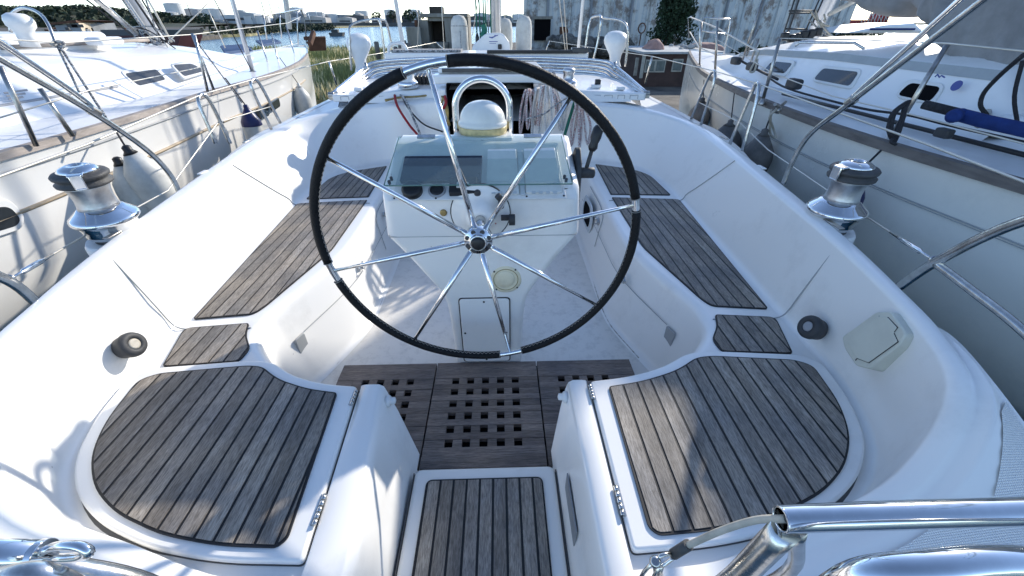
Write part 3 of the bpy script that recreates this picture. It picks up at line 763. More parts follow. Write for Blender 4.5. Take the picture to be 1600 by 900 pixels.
# module seam and access panel
b_ = MB(); b_.tube([(-.40, 1.55, .762), (-.385, 1.501, .762), (.385, 1.501, .762), (.40, 1.55, .762)], .0022, 5, caps=False); b_.build('module_seam', 'seam', po)
b_ = MB(); b_.prism(rnd([(-.128, .045), (.112, .045), (.112, .445), (-.128, .445)], .02), 0, .004, rot=Matrix(((1, 0, 0), (0, 0, -1), (0, 1, 0))), c=(0, 1.5125, 0)); ap = b_.build('access_gasket', 'black', po)
b_ = MB(); b_.prism(rnd([(-.123, .05), (.107, .05), (.107, .44), (-.123, .44)], .018), 0, .009, rot=Matrix(((1, 0, 0), (0, 0, -1), (0, 1, 0))), c=(0, 1.512, 0)); ap = b_.build('access_panel', 'gel', po, bevel=.003)
for (x, z) in ((-.01, .425), (-.01, .065), (-.108, .24), (.092, .24)): b_ = MB(); b_.lathe([(.005, 0), (.005, .002)], (x, 1.5028, z), (0, -1, 0), 10); b_.build('screw', 'black', ap)
# round cream speaker/engine vent
b_ = MB(); b_.lathe([(.072, -.004), (.072, .004), (.064, .010), (.056, .011)], (.092, 1.507, .548), (0, -1, 0), 36); vv = b_.build('round_vent', 'cream', po)
b_ = MB(); b_.lathe([(.056, -.002), (.056, .0112), (.052, .0112), (.0505, .004)], (.092, 1.507, .548), (0, -1, 0), 36); b_.build('vent_ring', 'cream_shade', vv)  # darker cream paints the shade in the bowl round the cap
b_ = MB(); b_.lathe([(.043, .0), (.0425, .012), (.038, .016), (.020, .017)], (.089, 1.507, .551), (0, -1, 0), 36); b_.build('vent_cap', 'cream', vv)
for a in (50, 140, 230, 320): b_ = MB(); b_.lathe([(.004, 0), (.004, .003)], (.092 + .066 * math.cos(R(a)), 1.498, .548 + .066 * math.sin(R(a))), (0, -1, 0), 8); b_.build('screw', 'black', vv)
# wheel boss plate behind the hub
b_ = MB(); b_.lathe([(.118, -.004), (.118, .004), (.112, .008), (.085, .016), (.06, .03), (.052, .07), (.030, .08)], (-.006, 1.502, .865), (0, -1, 0), 40); bo = b_.build('steering_boss', 'gel', po)
b_ = MB(); b_.lathe([(.1205, -.004), (.1205, .0045), (.118, .005)], (-.006, 1.502, .865), (0, -1, 0), 40); b_.build('boss_gasket', 'black', bo)
b_ = MB(); b_.lathe([(.013, 0), (.013, .010), (.006, .014)], (-.014, 1.492, .952), (0, -1, 0), 16); b_.build('boss_bolt', 'rubber', bo)
b_ = MB(); b_.tube([(.075, 1.47, .90), (.078, 1.455, .935), (.062, 1.45, .955)], .013, 10); b_.box((.10, 1.455, .862), (.05, .02, .018)); b_.lathe([(.022, -.012), (.022, .012)], (.118, 1.45, .855), (1, 0, 0), 12); b_.build('wheel_brake_knob', 'rubber', bo, bevel=.002)
b_ = MB(); b_.lathe([(.014, 0), (.014, .005), (.010, .008)], at(693, 332, y=1.5), (0, -1, 0), 18); b_.build('ignition_plug', 'brass', po)
# console frame, instruments on the slope
co = Vector((0, 1.50, .918)); ey = Vector((0, .24, .140)).normalized(); en = Vector((0, -ey.z, ey.y))
RC = Matrix((Vector((1, 0, 0)), ey, en)).transposed()
off = .016
def on(px, py, h=0.0): # console-plane 2D coords of an image point
    q = at_plane(px, py, co + en * (off + h), en); return (q.x, (q - co).dot(ey))
def plate(name, px_pts, h0, h1, matn, parent, r=.004, bev=.0015):
    b_ = MB(); b_.prism(rnd([on(x, y, h0) for x, y in px_pts], r), off + h0, off + h1, rot=RC, c=co); return b_.build(name, matn, parent, bevel=bev)
fr_ = plate('instrument_panel', [(611, 314), (885, 311), (868, 226), (640, 228)], -.002, .003, 'plastic_white', po, .006)
plate('chart_display', [(626, 288), (752, 286), (754, 248), (634, 249)], .003, .022, 'screen', fr_)
plate('display_bezel', [(617, 292), (630, 292), (640, 246), (630, 246)], .003, .006, 'panel_grey', fr_)
for (q) in ([(759, 306), (811, 305), (806, 236), (762, 237)], [(822, 304), (878, 303), (866, 234), (818, 236)]):
    ins = plate('instrument_display', q, .003, .016, 'gauge_white', fr_, .006)
    mxp = [(q[0][0] + 3, 284), (q[1][0] - 4, 284), (q[1][0] - 5, 262), (q[0][0] + 4, 262)]
    plate('display_window', mxp, .016, .0172, 'gauge_white', ins, .003, 0)
    for j in range(4):
        xx = q[0][0] + 9 + j * 11; plate('button', [(xx, 303), (xx + 6, 303), (xx + 6, 299), (xx, 299)], .016, .0185, 'panel_grey', ins, .001, 0)
plate('panel_strip', [(813, 306), (821, 306), (816, 236), (808, 236)], .003, .010, 'panel_grey', fr_)
def dial(px, py, prof, matn, name, parent):
    q = at_plane(px, py, co + en * off, en); b_ = MB(); b_.lathe(prof, q, en, 28); return b_.build(name, matn, parent)
dial(645, 300, [(.040, 0), (.040, .022), (.034, .028), (.028, .030)], 'black', 'gauge_cover', fr_)
dial(683, 299, [(.034, 0), (.034, .008), (.029, .010)], 'label_grey', 'round_gauge', fr_)
dial(683, 299, [(.027, .009), (.027, .0108), (.010, .011)], 'black', 'gauge_face', fr_)
plate('compass_card', [(702, 307), (747, 306), (745, 282), (704, 283)], .003, .026, 'black', fr_, .006)
plate('compass_bridge', [(713, 294), (733, 294), (732, 286), (714, 286)], .026, .034, 'panel_grey', fr_, .003)
for (x, y) in ((616, 310), (681, 310), (823, 307), (881, 306)): 
    q = at_plane(x, y, co + en * (off + .003), en); b_ = MB(); b_.lathe([(.004, 0), (.004, .002)], q, en, 8); b_.build('screw', 'black', fr_)
# glass lid
gp0 = Vector((0, 1.495, .978)); gp1 = Vector((0, 1.775, 1.092)); gy = (gp1 - gp0).normalized(); gn = Vector((0, -gy.z, gy.y)); RG = Matrix((Vector((1, 0, 0)), gy, gn)).transposed(); LG = (gp1 - gp0).length
b_ = MB(); b_.prism(rnd([(-.368, 0), (.352, 0), (.338, LG), (-.350, LG)], .012), 0, .006, rot=RG, c=gp0)
li = b_.build('glass_lid', 'lid_glass', po)
b_ = MB(); b_.tube([gp0 + Vector((-.368, 0, .003)), gp0 + Vector((.352, 0, .003))], .0032, 6); b_.tube([gp0 + Vector((.352, 0, .003)), gp1 + Vector((.338, 0, .003))], .0022, 6); b_.tube([gp0 + Vector((-.368, 0, .003)), gp1 + Vector((-.350, 0, .003))], .0022, 6); b_.build('lid_edge', 'lid_edge', li)
for (x, t) in ((-.345, .10), (-.35, .03), (.325, .10), (.33, .04)): b_ = MB(); b_.lathe([(.006, -.004), (.006, .010)], gp0 + gy * (t * LG + .01) + Vector((x, 0, 0)), gn, 10); b_.build('lid_screw', 'rubber', li)
for x in (-.235, .215):
    b_ = MB(); b_.box(gp1 + Vector((x, -.004, .004)), (.075, .022, .006), RG); b_.tube([gp1 + Vector((x - .035, .006, .004)), gp1 + Vector((x + .035, .006, .004))], .006, 8); b_.build('lid_hinge', 'steel', li)
b_ = MB(); b_.box((-.0, 1.845, 1.079), (.26, .115, .012)); b_.build('compass_plinth', 'plastic_white', po, bevel=.004)
# compass dome
cb = Vector((.0, 1.90, 1.070))
b_ = MB(); b_.lathe([(.108, 0), (.112, .004), (.112, .012), (.106, .014)], cb, None, 40); cm = b_.build('compass_base', 'black', po)
b_ = MB(); b_.lathe([(.1065, .012), (.108, .026), (.108, .042), (.106, .046)], cb, None, 40); b_.build('compass_band', 'dome_yellow', cm)
b_ = MB(); b_.lathe([(.107, .046), (.109, .050), (.109, .058), (.104, .064)] + [(.101 * math.cos(a) ** .85, .064 + .082 * math.sin(a)) for a in [R(x) for x in range(4, 88, 7)]] + [(.001, .1465)], cb, None, 40); b_.build('compass_hood', 'dome', cm)
# grab hoop
hp = [(-.122, 1.955, 1.05), (-.122, 1.955, 1.17)] + [(.122 * -math.cos(R(a)), 1.955, 1.175 + .118 * math.sin(R(a))) for a in range(10, 171, 10)] + [(.122, 1.955, 1.17), (.122, 1.955, 1.05)]
b_ = MB(); b_.tube(cat(hp, 3), .0155, 14); b_.build('grab_hoop', 'chrome', po)
for x in (-.122, .122): b_ = MB(); b_.lathe([(.03, 0), (.03, .005), (.018, .012)], (x, 1.955, 1.050), None, 20); b_.build('hoop_foot', 'chrome', po)
# wires
b_ = MB(); b_.tube(cat([at(692, 205, y=1.95), at(703, 213, y=1.80) + Vector((0, 0, .01)), at(700, 228, y=1.74) + Vector((0, 0, .0)), at(716, 258, y=1.60), at(730, 290, y=1.49)], 6), .0028, 6); b_.build('thin_wire', 'black', po)
b_ = MB(); b_.tube(cat([at(752, 290, y=1.545), at(752, 312, y=1.49), at(757, 322, y=1.488), at(768, 338, y=1.482), at(775, 350, y=1.478)], 6), .0026, 6); b_.build('thin_wire', 'rope_red', po)
# throttle lever on the starboard side of the pedestal
b_ = MB(); b_.prism(rnd([(1.62, .80), (1.76, .80), (1.80, 1.0), (1.72, 1.07), (1.64, 1.0)], .03), 0, .022, rot=Matrix(((0, 0, 1), (1, 0, 0), (0, 1, 0))), c=(.392, 0, 0)); tl = b_.build('throttle_box', 'rubber', po, bevel=.004)
kt = at(936, 198, y=1.70); kb = at(914, 270, y=1.66)
b_ = MB(); b_.tube([kb, kb.lerp(kt, .6)], .0085, 10); b_.build('lever_rod', 'cover_cap', tl)
b_ = MB(); dv = (kt - kb).normalized(); L_ = (kt - kb).length
b_.lathe([(.012, L_ * .48), (.020, L_ * .56), (.017, L_ * .66), (.022, L_ * .78), (.022, L_ * .95), (.015, L_ * 1.02), (.001, L_ * 1.04)], kb, dv, 18); b_.build('lever_grip', 'black', tl)
b_ = MB(); b_.lathe([(.022, -.02), (.022, .035), (.016, .04)], kb, (1, 0, 0), 18); b_.build('lever_hub', 'rubber', tl)

# ------------------------------------------------------------------ steering wheel
WC = Vector((-.005, 1.262, .866)); WR = .548; tilt = 0
def wp(a, r=WR, dy=0): return WC + Vector((r * math.cos(a), dy, r * math.sin(a)))
b_ = MB(); b_.tube([wp(2 * math.pi * k / 120) for k in range(120)], .0118, 14, closed=True); wheel = b_.build('steering_wheel', 'chrome', Y)
def ang_of(px, py):
    q = at(px, py, y=WC.y); return math.atan2(q.z - WC.z, q.x - WC.x)
gaps = [(ang_of(697, 92), ang_of(631, 112)), (ang_of(508, 412), ang_of(527, 438)), (ang_of(818, 556), ang_of(783, 560)), (ang_of(995, 310), ang_of(997, 328))]
def norm(a): return a % (2 * math.pi)
g = sorted([(norm(min(a, b_, key=norm)), norm(max(a, b_, key=norm))) for a, b_ in gaps])
g2 = []
for a, b_ in g:
    if b_ - a > math.pi: a, b_ = b_ - 2 * math.pi, a
    g2.append((a, b_))
g2.sort()
for i in range(len(g2)):
    a0 = g2[i][1]; a1 = g2[(i + 1) % len(g2)][0]
    while a1 < a0: a1 += 2 * math.pi
    n = max(8, int((a1 - a0) / .045)); pts = [wp(a0 + (a1 - a0) * k / n) for k in range(n + 1)]
    rr_ = [.0156 + random.uniform(-.0004, .0004) for _ in pts]; rr_[0] = rr_[-1] = .0152
    b_ = MB(); b_.tube(pts, rr_, 16); gr = b_.build('leather_grip', 'leather', wheel)
    st = MB(); m_ = int((a1 - a0) * WR / .0085)
    for k in range(m_):
        a = a0 + (a1 - a0) * (k + .5) / m_
        c = wp(a, WR - .0155, -.004); da = .0042 / WR * (1 if k % 2 else -1)
        st.tube([wp(a - da, WR - .0160, -.008), wp(a + da, WR - .0160, .001)], .0012, 4, caps=False)
    for aa in (a0 + .004, a1 - .004):
        st.tube([wp(aa, WR + .0160 * math.cos(t), .0160 * math.sin(t)) for t in [2 * math.pi * k / 14 for k in range(14)]], .0013, 4, closed=True)
    st.build('stitching', 'stitch', gr)
sp_ang = [ang_of(x, y) for x, y in ((672, 118), (893, 150), (985, 322), (935, 478), (797, 550), (645, 535), (520, 423), (512, 247))]
for a in sp_ang:
    b_ = MB(); b_.tube([wp(a, .04, -.004), wp(a, .30, -.002), wp(a, WR - .005, 0)], [.0100, .0088, .0066], 12); b_.build('spoke', 'chrome', wheel)
b_ = MB(); b_.lathe([(.046, -.03), (.05, -.018), (.05, .012), (.047, .018), (.030, .020), (.029, .024), (.030, .030), (.026, .034), (.024, .031)], WC, (0, -1, 0), 40); hb = b_.build('hub', 'chrome', wheel)
b_ = MB()
for k in range(8):
    a = 2 * math.pi * (k + .5) / 8; b_.lathe([(.0085, .0185), (.0085, .0195)], WC + Vector((.040 * math.cos(a), 0, .039 * math.sin(a))), (0, -1, 0), 12)
b_.build('hub_bore', 'cover_cap', hb)
b_ = MB(); b_.lathe([(.0235, .024), (.0240, .036), (.018, .040), (.001, .0415)], WC, (0, -1, 0), 28); b_.build('hub_cap', 'black', hb)
b_ = MB(); b_.tube([WC + Vector((0, .02, 0)), WC + Vector((0, .24, 0))], .022, 16); b_.build('shaft', 'steel', wheel)

# ------------------------------------------------------------------ winches
def winch(c, tilt_, sc, parent, handle):
    c = Vector(c); q = Vector((0, 0, 1)); ax = Vector(tilt_).normalized()
    S = lambda pr: [(r * sc, z * sc) for r, z in pr]
    b_ = MB(); b_.lathe(S([(.108, -.10), (.108, -.015), (.100, .0)]), c, ax, 36); pd = b_.build('winch_pad', 'plastic_white', parent)
    b_ = MB(); b_.lathe(S([(.070, 0), (.070, .022)]), c, ax, 36); w = b_.build('winch', 'cover_cap', parent)
    b_ = MB(); b_.lathe(S([(.080, .018), (.084, .022), (.091, .055), (.096, .078), (.107, .084), (.111, .090), (.110, .100), (.103, .106), (.078, .128), (.066, .138)]), c, ax, 40); b_.build('skirt', 'chrome', w)
    b_ = MB(); b_.lathe(S([(.066, .136), (.062, .150), (.060, .172), (.062, .200), (.068, .222), (.074, .230)]), c, ax, 40); b_.build('drum', 'alloy', w)
    b_ = MB(); b_.lathe(S([(.074, .228), (.084, .232), (.086, .240), (.076, .246), (.074, .254), (.084, .260), (.086, .268), (.080, .275), (.060, .280)]), c, ax, 40); b_.build('self_tailing_jaw', 'cover_cap', w)
    b_ = MB(); b_.lathe(S([(.060, .278), (.062, .284), (.050, .294), (.034, .300), (.020, .302), (.018, .296)]), c, ax, 36); tp = b_.build('cap', 'chrome', w)
    up = ax; fw = Vector(handle).normalized(); fw = (fw - up * fw.dot(up)).normalized(); sd = up.cross(fw); RMx = Matrix((sd, fw, up)).transposed()
    b_ = MB(); b_.box(c + (up * .284 + fw * .045) * sc, (.045 * sc, .085 * sc, .010 * sc), RMx); b_.box(c + (up * .262 + fw * .089) * sc, (.036 * sc, .010 * sc, .054 * sc), RMx); b_.box(c + (up * .238 + fw * .080) * sc, (.030 * sc, .03 * sc, .008 * sc), RMx)
    b_.build('stripper_arm', 'chrome', w, bevel=.003)
winch((-1.515, 1.545, .757), (.04, -.03, 1), 1.0, Y, (.55, -.8, 0))
winch((1.525, 1.585, .735), (-.04, -.03, 1), 1.0, Y, (-1, -.2, 0))
# ------------------------------------------------------------------ coach roof, companionway, sprayhood frame
b_ = MB(); rows = []
for (y, hw, zt, zc, dz) in ((4.02, 1.34, .955, 1.0, .20), (4.4, 1.42, .99, 1.05, .22), (5.5, 1.50, 1.03, 1.12, .26), (7.0, 1.20, 1.03, 1.13, .20), (8.6, .72, 1.00, 1.06, .1), (9.3, .4, .97, .98, .04)):
    r_ = [Vector((hw + .10, y, zt - dz)), Vector((hw + .03, y, zt - .05)), Vector((hw, y, zt - .015)), Vector((hw - .05, y, zt))]
    r_ += [Vector((hw * t, y, zt + (zc - zt) * (1 - t * t))) for t in (.75, .5)]
    mid = [Vector((x * hw, y, zt + (zc - zt) * (1 - x * x))) for x in (.25, 0, -.25)]
    rows.append(r_ + mid + [Vector((-p.x, p.y, p.z)) for p in r_[::-1]])
b_.loft(rows)
b_.loft([[Vector((p.x, 3.97 if i in range(2, 13) else 4.0, p.z)) for i, p in enumerate(rows[0])], rows[0]])
b_.build('coach_roof', 'gel', Y, auto=50)
for s in (1, -1):
    b_ = MB(); rr2 = [(x, .955 + .045 * (1 - (x / 1.34) ** 2) + .002) for x in (.38, .6, .8, 1.0, 1.15, 1.27)]
    b_.loft([[Vector((x * s, 3.93, .895)) for x, z in rr2], [Vector((x * s, 3.955, z - .008)) for x, z in rr2], [Vector((x * s, 3.965, z)) for x, z in rr2], [Vector((x * s, 4.06, z + .002)) for x, z in rr2]], flip=(s < 0)); b_.build('roof_fascia', 'gel', Y, auto=40)
# front bulkhead with the companionway opening
for s in (1, -1): b_ = MB(); b_.box2((.375 * s, 3.74, 0), (.44 * s, 3.93, 1.03)); b_.build('companionway_frame', 'gel', Y, bevel=.012)
b_ = MB(); b_.box2((-.50, 3.88, 1.05), (.50, 4.06, 1.118)); b_.build('companionway_lintel', 'gel', Y, bevel=.012)
b_ = MB(); b_.box2((-.46, 4.0, 1.12), (.46, 4.62, 1.165)); hs = b_.build('sliding_hatch', 'gel', Y, bevel=.015)
b_ = MB(); b_.box2((-.42, 3.985, 1.128), (.42, 3.998, 1.160)); b_.build('hatch_edge', 'window_slats', hs)
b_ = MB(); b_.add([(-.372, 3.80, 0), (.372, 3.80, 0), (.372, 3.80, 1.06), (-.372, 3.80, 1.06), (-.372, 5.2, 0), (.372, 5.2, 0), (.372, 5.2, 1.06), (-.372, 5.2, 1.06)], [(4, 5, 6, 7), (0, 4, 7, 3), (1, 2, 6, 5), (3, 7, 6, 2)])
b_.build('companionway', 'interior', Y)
# bulkhead wall between frame and seats, below the coaming front
for s in (1, -1):
    b_ = MB(); b_.box2((.43 * s, 3.86, .0), (.86 * s, 3.90, .88)); b_.build('bulkhead', 'gel', Y)
# hatch garage with dark front trim
ga = at(918, 90, y=5.25); gl_ = at(604, 98, y=5.25)
b_ = MB(); b_.box2((gl_.x, 5.2, 1.02), (ga.x, 5.75, ga.z + .05)); gg = b_.build('hatch_garage', 'gel', Y, bevel=.015)
b_ = MB(); b_.box2((-.05, 5.17, ga.z + .045), (ga.x - .12, 5.24, ga.z + .078)); b_.build('traveller_track', 'black', gg, bevel=.004)
b_ = MB(); b_.box2((ga.x - .20, 5.16, ga.z + .05), (ga.x - .02, 5.25, ga.z + .10)); b_.build('track_end', 'window_slats', gg, bevel=.01)
b_ = MB(); b_.box2((gl_.x + .05, 5.3, ga.z + .052), (-.35, 5.6, ga.z + .075)); b_.build('anti_slip_mat', 'rope_grey', gg, bevel=.008)
b_ = MB(); b_.tube(cat([(gl_.x + .02, 5.32, ga.z + .03), (gl_.x + .05, 5.32, ga.z + .12), (gl_.x + .2, 5.32, ga.z + .13), (gl_.x + .25, 5.32, ga.z + .03)], 6), .018, 10); b_.build('conduit_hoop', 'plastic_white', gg)
# winged locker rails at the roof's aft corners
for s in (1, -1):
    x0, x1 = .86, 1.40
    b_ = MB(); b_.prism(rnd([(x0 * s, 3.955), (x1 * s, 3.93), ((x1 + .02) * s, 4.02), (x0 * s, 4.06)], .02), .905, .962); rl = b_.build('hood_rail', 'gel', Y, bevel=.008)
    b_ = MB()
    for k, (a, c_) in enumerate(((.92, .99), (1.03, 1.10), (1.15, 1.21), (1.26, 1.33))):
        for (p, q) in (((a, .918), (a, .948)), ((c_, .918), (c_, .948)), ((a, .948), (c_, .948))):
            yb = lambda x: 3.955 - .025 * (x - x0) / (x1 - x0) - .002
            b_.tube([(p[0] * s, yb(p[0]), p[1]), (q[0] * s, yb(q[0]), q[1])], .0022, 4)
    b_.build('rail_joint', 'label_grey', rl)
    for q_, w2 in (((.98 * s, 4.12, 1.0), .09), ((1.21 * s, 4.10, .985), .07)): b_ = MB(); b_.box(q_, (w2, .05, .025)); b_.build('deck_fitting', 'plastic_white', Y, bevel=.004)
    b_ = MB(); b_.box((1.0 * s, 4.15, 1.03), (.05, .05, .05)); b_.build('cam_cleat', 'black', Y, bevel=.008)
    # side hinge for the frame
    b_ = MB(); b_.lathe([(.022, -.025), (.022, .025)], (1.425 * s, 3.99, .955), (1, 0, 0), 14); b_.box((1.425 * s, 4.0, .93), (.05, .06, .03)); b_.build('frame_hinge', 'steel_old', Y, bevel=.003)
for k in range(5):
    y1 = 4.92 - .025 * k; zc = 1.185 - .026 * k; hw = 1.30 - .015 * k; zs = zc - .045
    pts = [(-1.425, 4.0 + .004 * k, .96 - .004 * k), (-hw - .015, y1 - .14, zs - .035), (-hw + .05, y1 - .03, zs), (-hw * .5, y1, zc - .008), (0, y1, zc), (hw * .5, y1, zc - .008), (hw - .05, y1 - .03, zs), (hw + .015, y1 - .14, zs - .035), (1.425, 4.0 + .004 * k, .96 - .004 * k)]
    b_ = MB(); b_.tube(cat(pts, 8), .0135, 10); b_.build('sprayhood_bow', 'steel' if k % 2 else 'chrome', Y)
for s in (1, -1):
    b_ = MB(); b_.tube([(1.30 * s, 4.78, 1.15), (1.30 * s, 4.77, 1.04)], .015, 10); b_.build('bow_clamp', 'steel', Y)
    # cabin-top winches, clutches
    if s > 0: c0 = at(886, 155, y=4.15)
    else: c0 = at(640, 148, y=4.05)
    c0.z = 1.0
    k_ = 1.3 if s < 0 else 1.1
    b_ = MB(); b_.lathe([(r * k_, z * k_) for r, z in ((.062, 0), (.066, .02), (.070, .036), (.052, .05), (.046, .06), (.044, .095), (.050, .104), (.050, .125), (.036, .135), (.02, .137))], c0, None, 30); b_.build('cabin_winch', 'alloy' if s > 0 else 'plastic_white', Y)
    b_ = MB(); b_.lathe([(r * k_, z * k_) for r, z in ((.0705, .004), (.0715, .036), (.060, .044))], c0, None, 30); b_.build('winch_skirt', 'chrome', Y)
    for k in range(4):
        q = at(652 + 6 * k, 121, y=4.25) if s < 0 else at(866 - 7 * k, 112 - k, y=4.3)
        b_ = MB(); b_.box((q.x, q.y, 1.055), (.034, .16, .07), Matrix.Rotation(.1, 3, 'X')); b_.build('rope_clutch', 'black', Y, bevel=.008)
# brass handle lying on the port corner
b_ = MB(); b_.tube(cat([at(602, 157, z=.925), at(625, 152, z=.94), at(650, 151, z=.95), at(675, 148, z=.952)], 5), [.012, .010, .008, .008], 8); b_.build('winch_handle', 'brass', Y)

# ------------------------------------------------------------------ cowl vents with their guard rails
for s, pa in ((-1, (565, 55)), (1, (960, 50))):
    p = at(pa[0], 108 if s < 0 else 100, y=5.5); x, z0 = p.x, p.z - .03
    head = at(pa[0], pa[1] + 16, y=5.5)
    b_ = MB(); H = head.z - z0
    pr = [(.085, 0), (.075, .02), (.062, .05), (.062, H * .30), (.072, H * .5), (.105, H * .72), (.132, H * .92), (.140, H * 1.05), (.130, H * 1.22), (.098, H * 1.36), (.05, H * 1.43), (.001, H * 1.45)]
    b_.lathe(pr, (x, 5.5, z0), (0, .0, 1), 30)
    mo = b_
    mo.v = [(v[0], 5.5 + (v[1] - 5.5) * (1 + .25 * max(0, (v[2] - z0) / H - .4)) + .10 * max(0, (v[2] - z0) / H - .4), v[2]) for v in mo.v]
    cv = b_.build('cowl_vent', 'plastic_white', Y)
    b_ = MB(); b_.lathe([(.095, 0), (.09, .004)], (x, 5.735, z0 + H * .98), (0, 1, .05), 26); b_.build('cowl_mouth', 'interior', cv)
for pts in ([(600, 112), (585, 60), (549, 44), (548, 36), (590, 28), (602, 32), (606, 60), (617, 92)],):
    pass
def hoop(px_pts, y, r=.0125, name='vent_guard_rail', m_='steel'):
    b_ = MB(); b_.tube(cat([at(x, yy, y=y + (q[2] if len(q) > 2 else 0)) for q in px_pts for x, yy in [q[:2]]], 5), r, 10); return b_.build(name, m_, Y)
hoop([(549, 110), (546, 60), (546, 44, .02), (552, 37, .05), (586, 30, .1), (592, 32, .1), (598, 60, .1), (602, 102, .1)], 5.42)
hoop([(587, 30, .1), (599, 31, .2), (604, 36, .3), (610, 60, .35), (617, 90, .35)], 5.42)
hoop([(914, 80, .3), (921, 35, .3), (924, 28, .3), (937, 25, .2), (939, 30, .1), (935, 60, .1), (927, 94, .1)], 5.42)
hoop([(938, 27, .15), (972, 33, .05), (980, 42, 0), (980, 70, 0), (977, 104, 0)], 5.42)

# ------------------------------------------------------------------ mast and its lines
mp = at(776, 78, y=7.2)
b_ = MB(); b_.lathe([(.075, 0), (.075, 9.0)], (mp.x, 7.2, 1.05), None, 24); mast = b_.build('mast', 'mast_alloy', Y)
for (x, m_) in ((746, 'rope_green'), (751, 'rope_green'), (757, 'rope_green'), (760, 'rope_green'), (764, 'rope_grey'), (768, 'rope_green'), (771, 'rope_white'), (783, 'rope_white')):
    a = at(x, 72, y=6.9); b_ = MB(); b_.tube([(a.x, 6.9, 1.05), (a.x, 6.9, 3.2), (mp.x - .02, 7.1, 8.5)], .0105 if m_ == 'rope_green' else .008, 6); b_.build('halyard', m_, mast)
b_ = MB(); b_.tube(cat([at(755, 38, y=6.85), at(757, 48, y=6.85), at(753, 58, y=6.85)], 4), .04, 8); b_.build('rope_bundle', 'rope_green', mast)
for x, yy in ((746, 65), (760, 65)):
    a = at(x, yy, y=6.85); b_ = MB(); b_.lathe([(.012, -.10), (.028, -.06), (.028, .05), (.012, .10)], a, None, 12); b_.build('block', 'black', mast)
for (x0, x1, yb, yy) in ((618, 632, 84, 6.8), (911, 903, 82, 6.8)):
    p0 = at(x1, yb, y=yy); p1 = at(x0, 0, y=yy); d = (p1 - p0); b_ = MB(); b_.tube([p0, p0 + d * 6], .028 if x0 < 800 else .022, 12); b_.build('shroud_tube', 'plastic_white', Y)
for (a, c_, yy) in (((652, 80), (655, 0), 7.5), ((694, 80), (693, 62), 7.4), ((884, 85), (874, 0), 7.0), ((887, 85), (881, 0), 7.0), ((738, 55), (747, 0), 7.6), ((790, 60), (788, 0), 7.6)):
    p0 = at(*a, y=yy); p1 = at(*c_, y=yy); b_ = MB(); b_.tube([p0, p0 + (p1 - p0) * 6], .006, 6); b_.build('rigging_wire', 'wire', Y)

# ------------------------------------------------------------------ guard rails: stanchion hoops, lifelines, pushpit, arch tubes
def tubeP(name, pts, r, m_='steel', n=12, parent=None, sub=6):
    b_ = MB(); b_.tube(cat(pts, sub) if sub else pts, r, n); return b_.build(name, m_, parent or Y)
hA = [at(337, 224, x=-1.86), at(310, 156, x=-1.88), at(314, 148, x=-1.88), at(321, 149, x=-1.87), at(360, 224, x=-1.86)]
hB = [at(424, 202, x=-1.92), at(392, 132, x=-1.92), at(396, 124, x=-1.92), at(402, 126, x=-1.92), at(438, 192, x=-1.92)]
hC = [at(1139, 228, x=1.86), at(1176, 142, x=1.90), at(1182, 130, x=1.90), at(1186, 136, x=1.88), at(1160, 236, x=1.86)]
hD = [at(1080, 186, x=1.95), at(1110, 116, x=1.96), at(1116, 111, x=1.96), at(1117, 120, x=1.95), at(1095, 196, x=1.95)]
for q in (hA, hB, hC, hD): tubeP('gate_stanchion', q, .0125)
fwdL = [at(526, 132, x=-2.0), at(514, 96, x=-2.0)]; tubeP('stanchion', fwdL, .012, sub=0)
fwdL2 = [at(700, 84, y=9.5), at(682, 66, y=9.5)]; tubeP('stanchion', fwdL2, .012, sub=0)
fwdR = [at(1008, 130, x=2.0), at(1019, 88, x=2.0)]; tubeP('stanchion', fwdR, .012, sub=0)
fwdR2 = [at(853, 80, y=9.5), at(858, 64, y=9.5)]; tubeP('stanchion', fwdR2, .012, sub=0)
crR = at(1463, 409, x=1.45); crL = at(12, 438, x=-1.45)
def line(pts, r=.0042, name='lifeline', m_='wire', sag=.0):
    out = []
    for i in range(len(pts) - 1):
        for k in range(8):
            t = k / 8; p = pts[i].lerp(pts[i + 1], t); out.append(p - Vector((0, 0, sag * 4 * t * (1 - t))))
    out.append(pts[-1]); b_ = MB(); b_.tube(out, r, 7); return b_.build(name, m_, Y)
line([crR, at(1340, 330, x=1.66), at(1200, 234, x=1.86), hC[0].lerp(hC[1], .45), hD[0].lerp(hD[1], .4)], .0038)
line([crL, at(137, 366, x=-1.6), at(262, 298, x=-1.78), hA[4].lerp(hA[2], .45), hB[4].lerp(hB[2], .4)], .0038)
line([at(-40, 290, x=-1.62), at(135, 226, x=-1.75), hA[2], hB[2], fwdL[1], at(590, 84, y=7.5), fwdL2[1]], .0045)
line([at(1640, 300, x=1.62), at(1450, 226, x=1.75), hC[2], hD[2], fwdR[1], at(930, 75, y=7.5), fwdR2[1]], .0045)
# turnbuckles next to the rail crossings
for a, b2 in ((crR, at(1340, 330, x=1.66)), (crL, at(137, 366, x=-1.6))):
    d = (b2 - a); b_ = MB(); b_.tube([a + d * t for t in (.06, .14, .16, .34, .36, .5)], [.004, .004, .0085, .0085, .006, .004], 10); b_.build('turnbuckle', 'chrome', Y)
    b_ = MB(); b_.tube([a + Vector((.012 * math.cos(t), .0, .012 * math.sin(t))) + d * .03 for t in [2 * math.pi * k / 12 for k in range(12)]], .0035, 6, closed=True); b_.build('shackle', 'steel', Y)
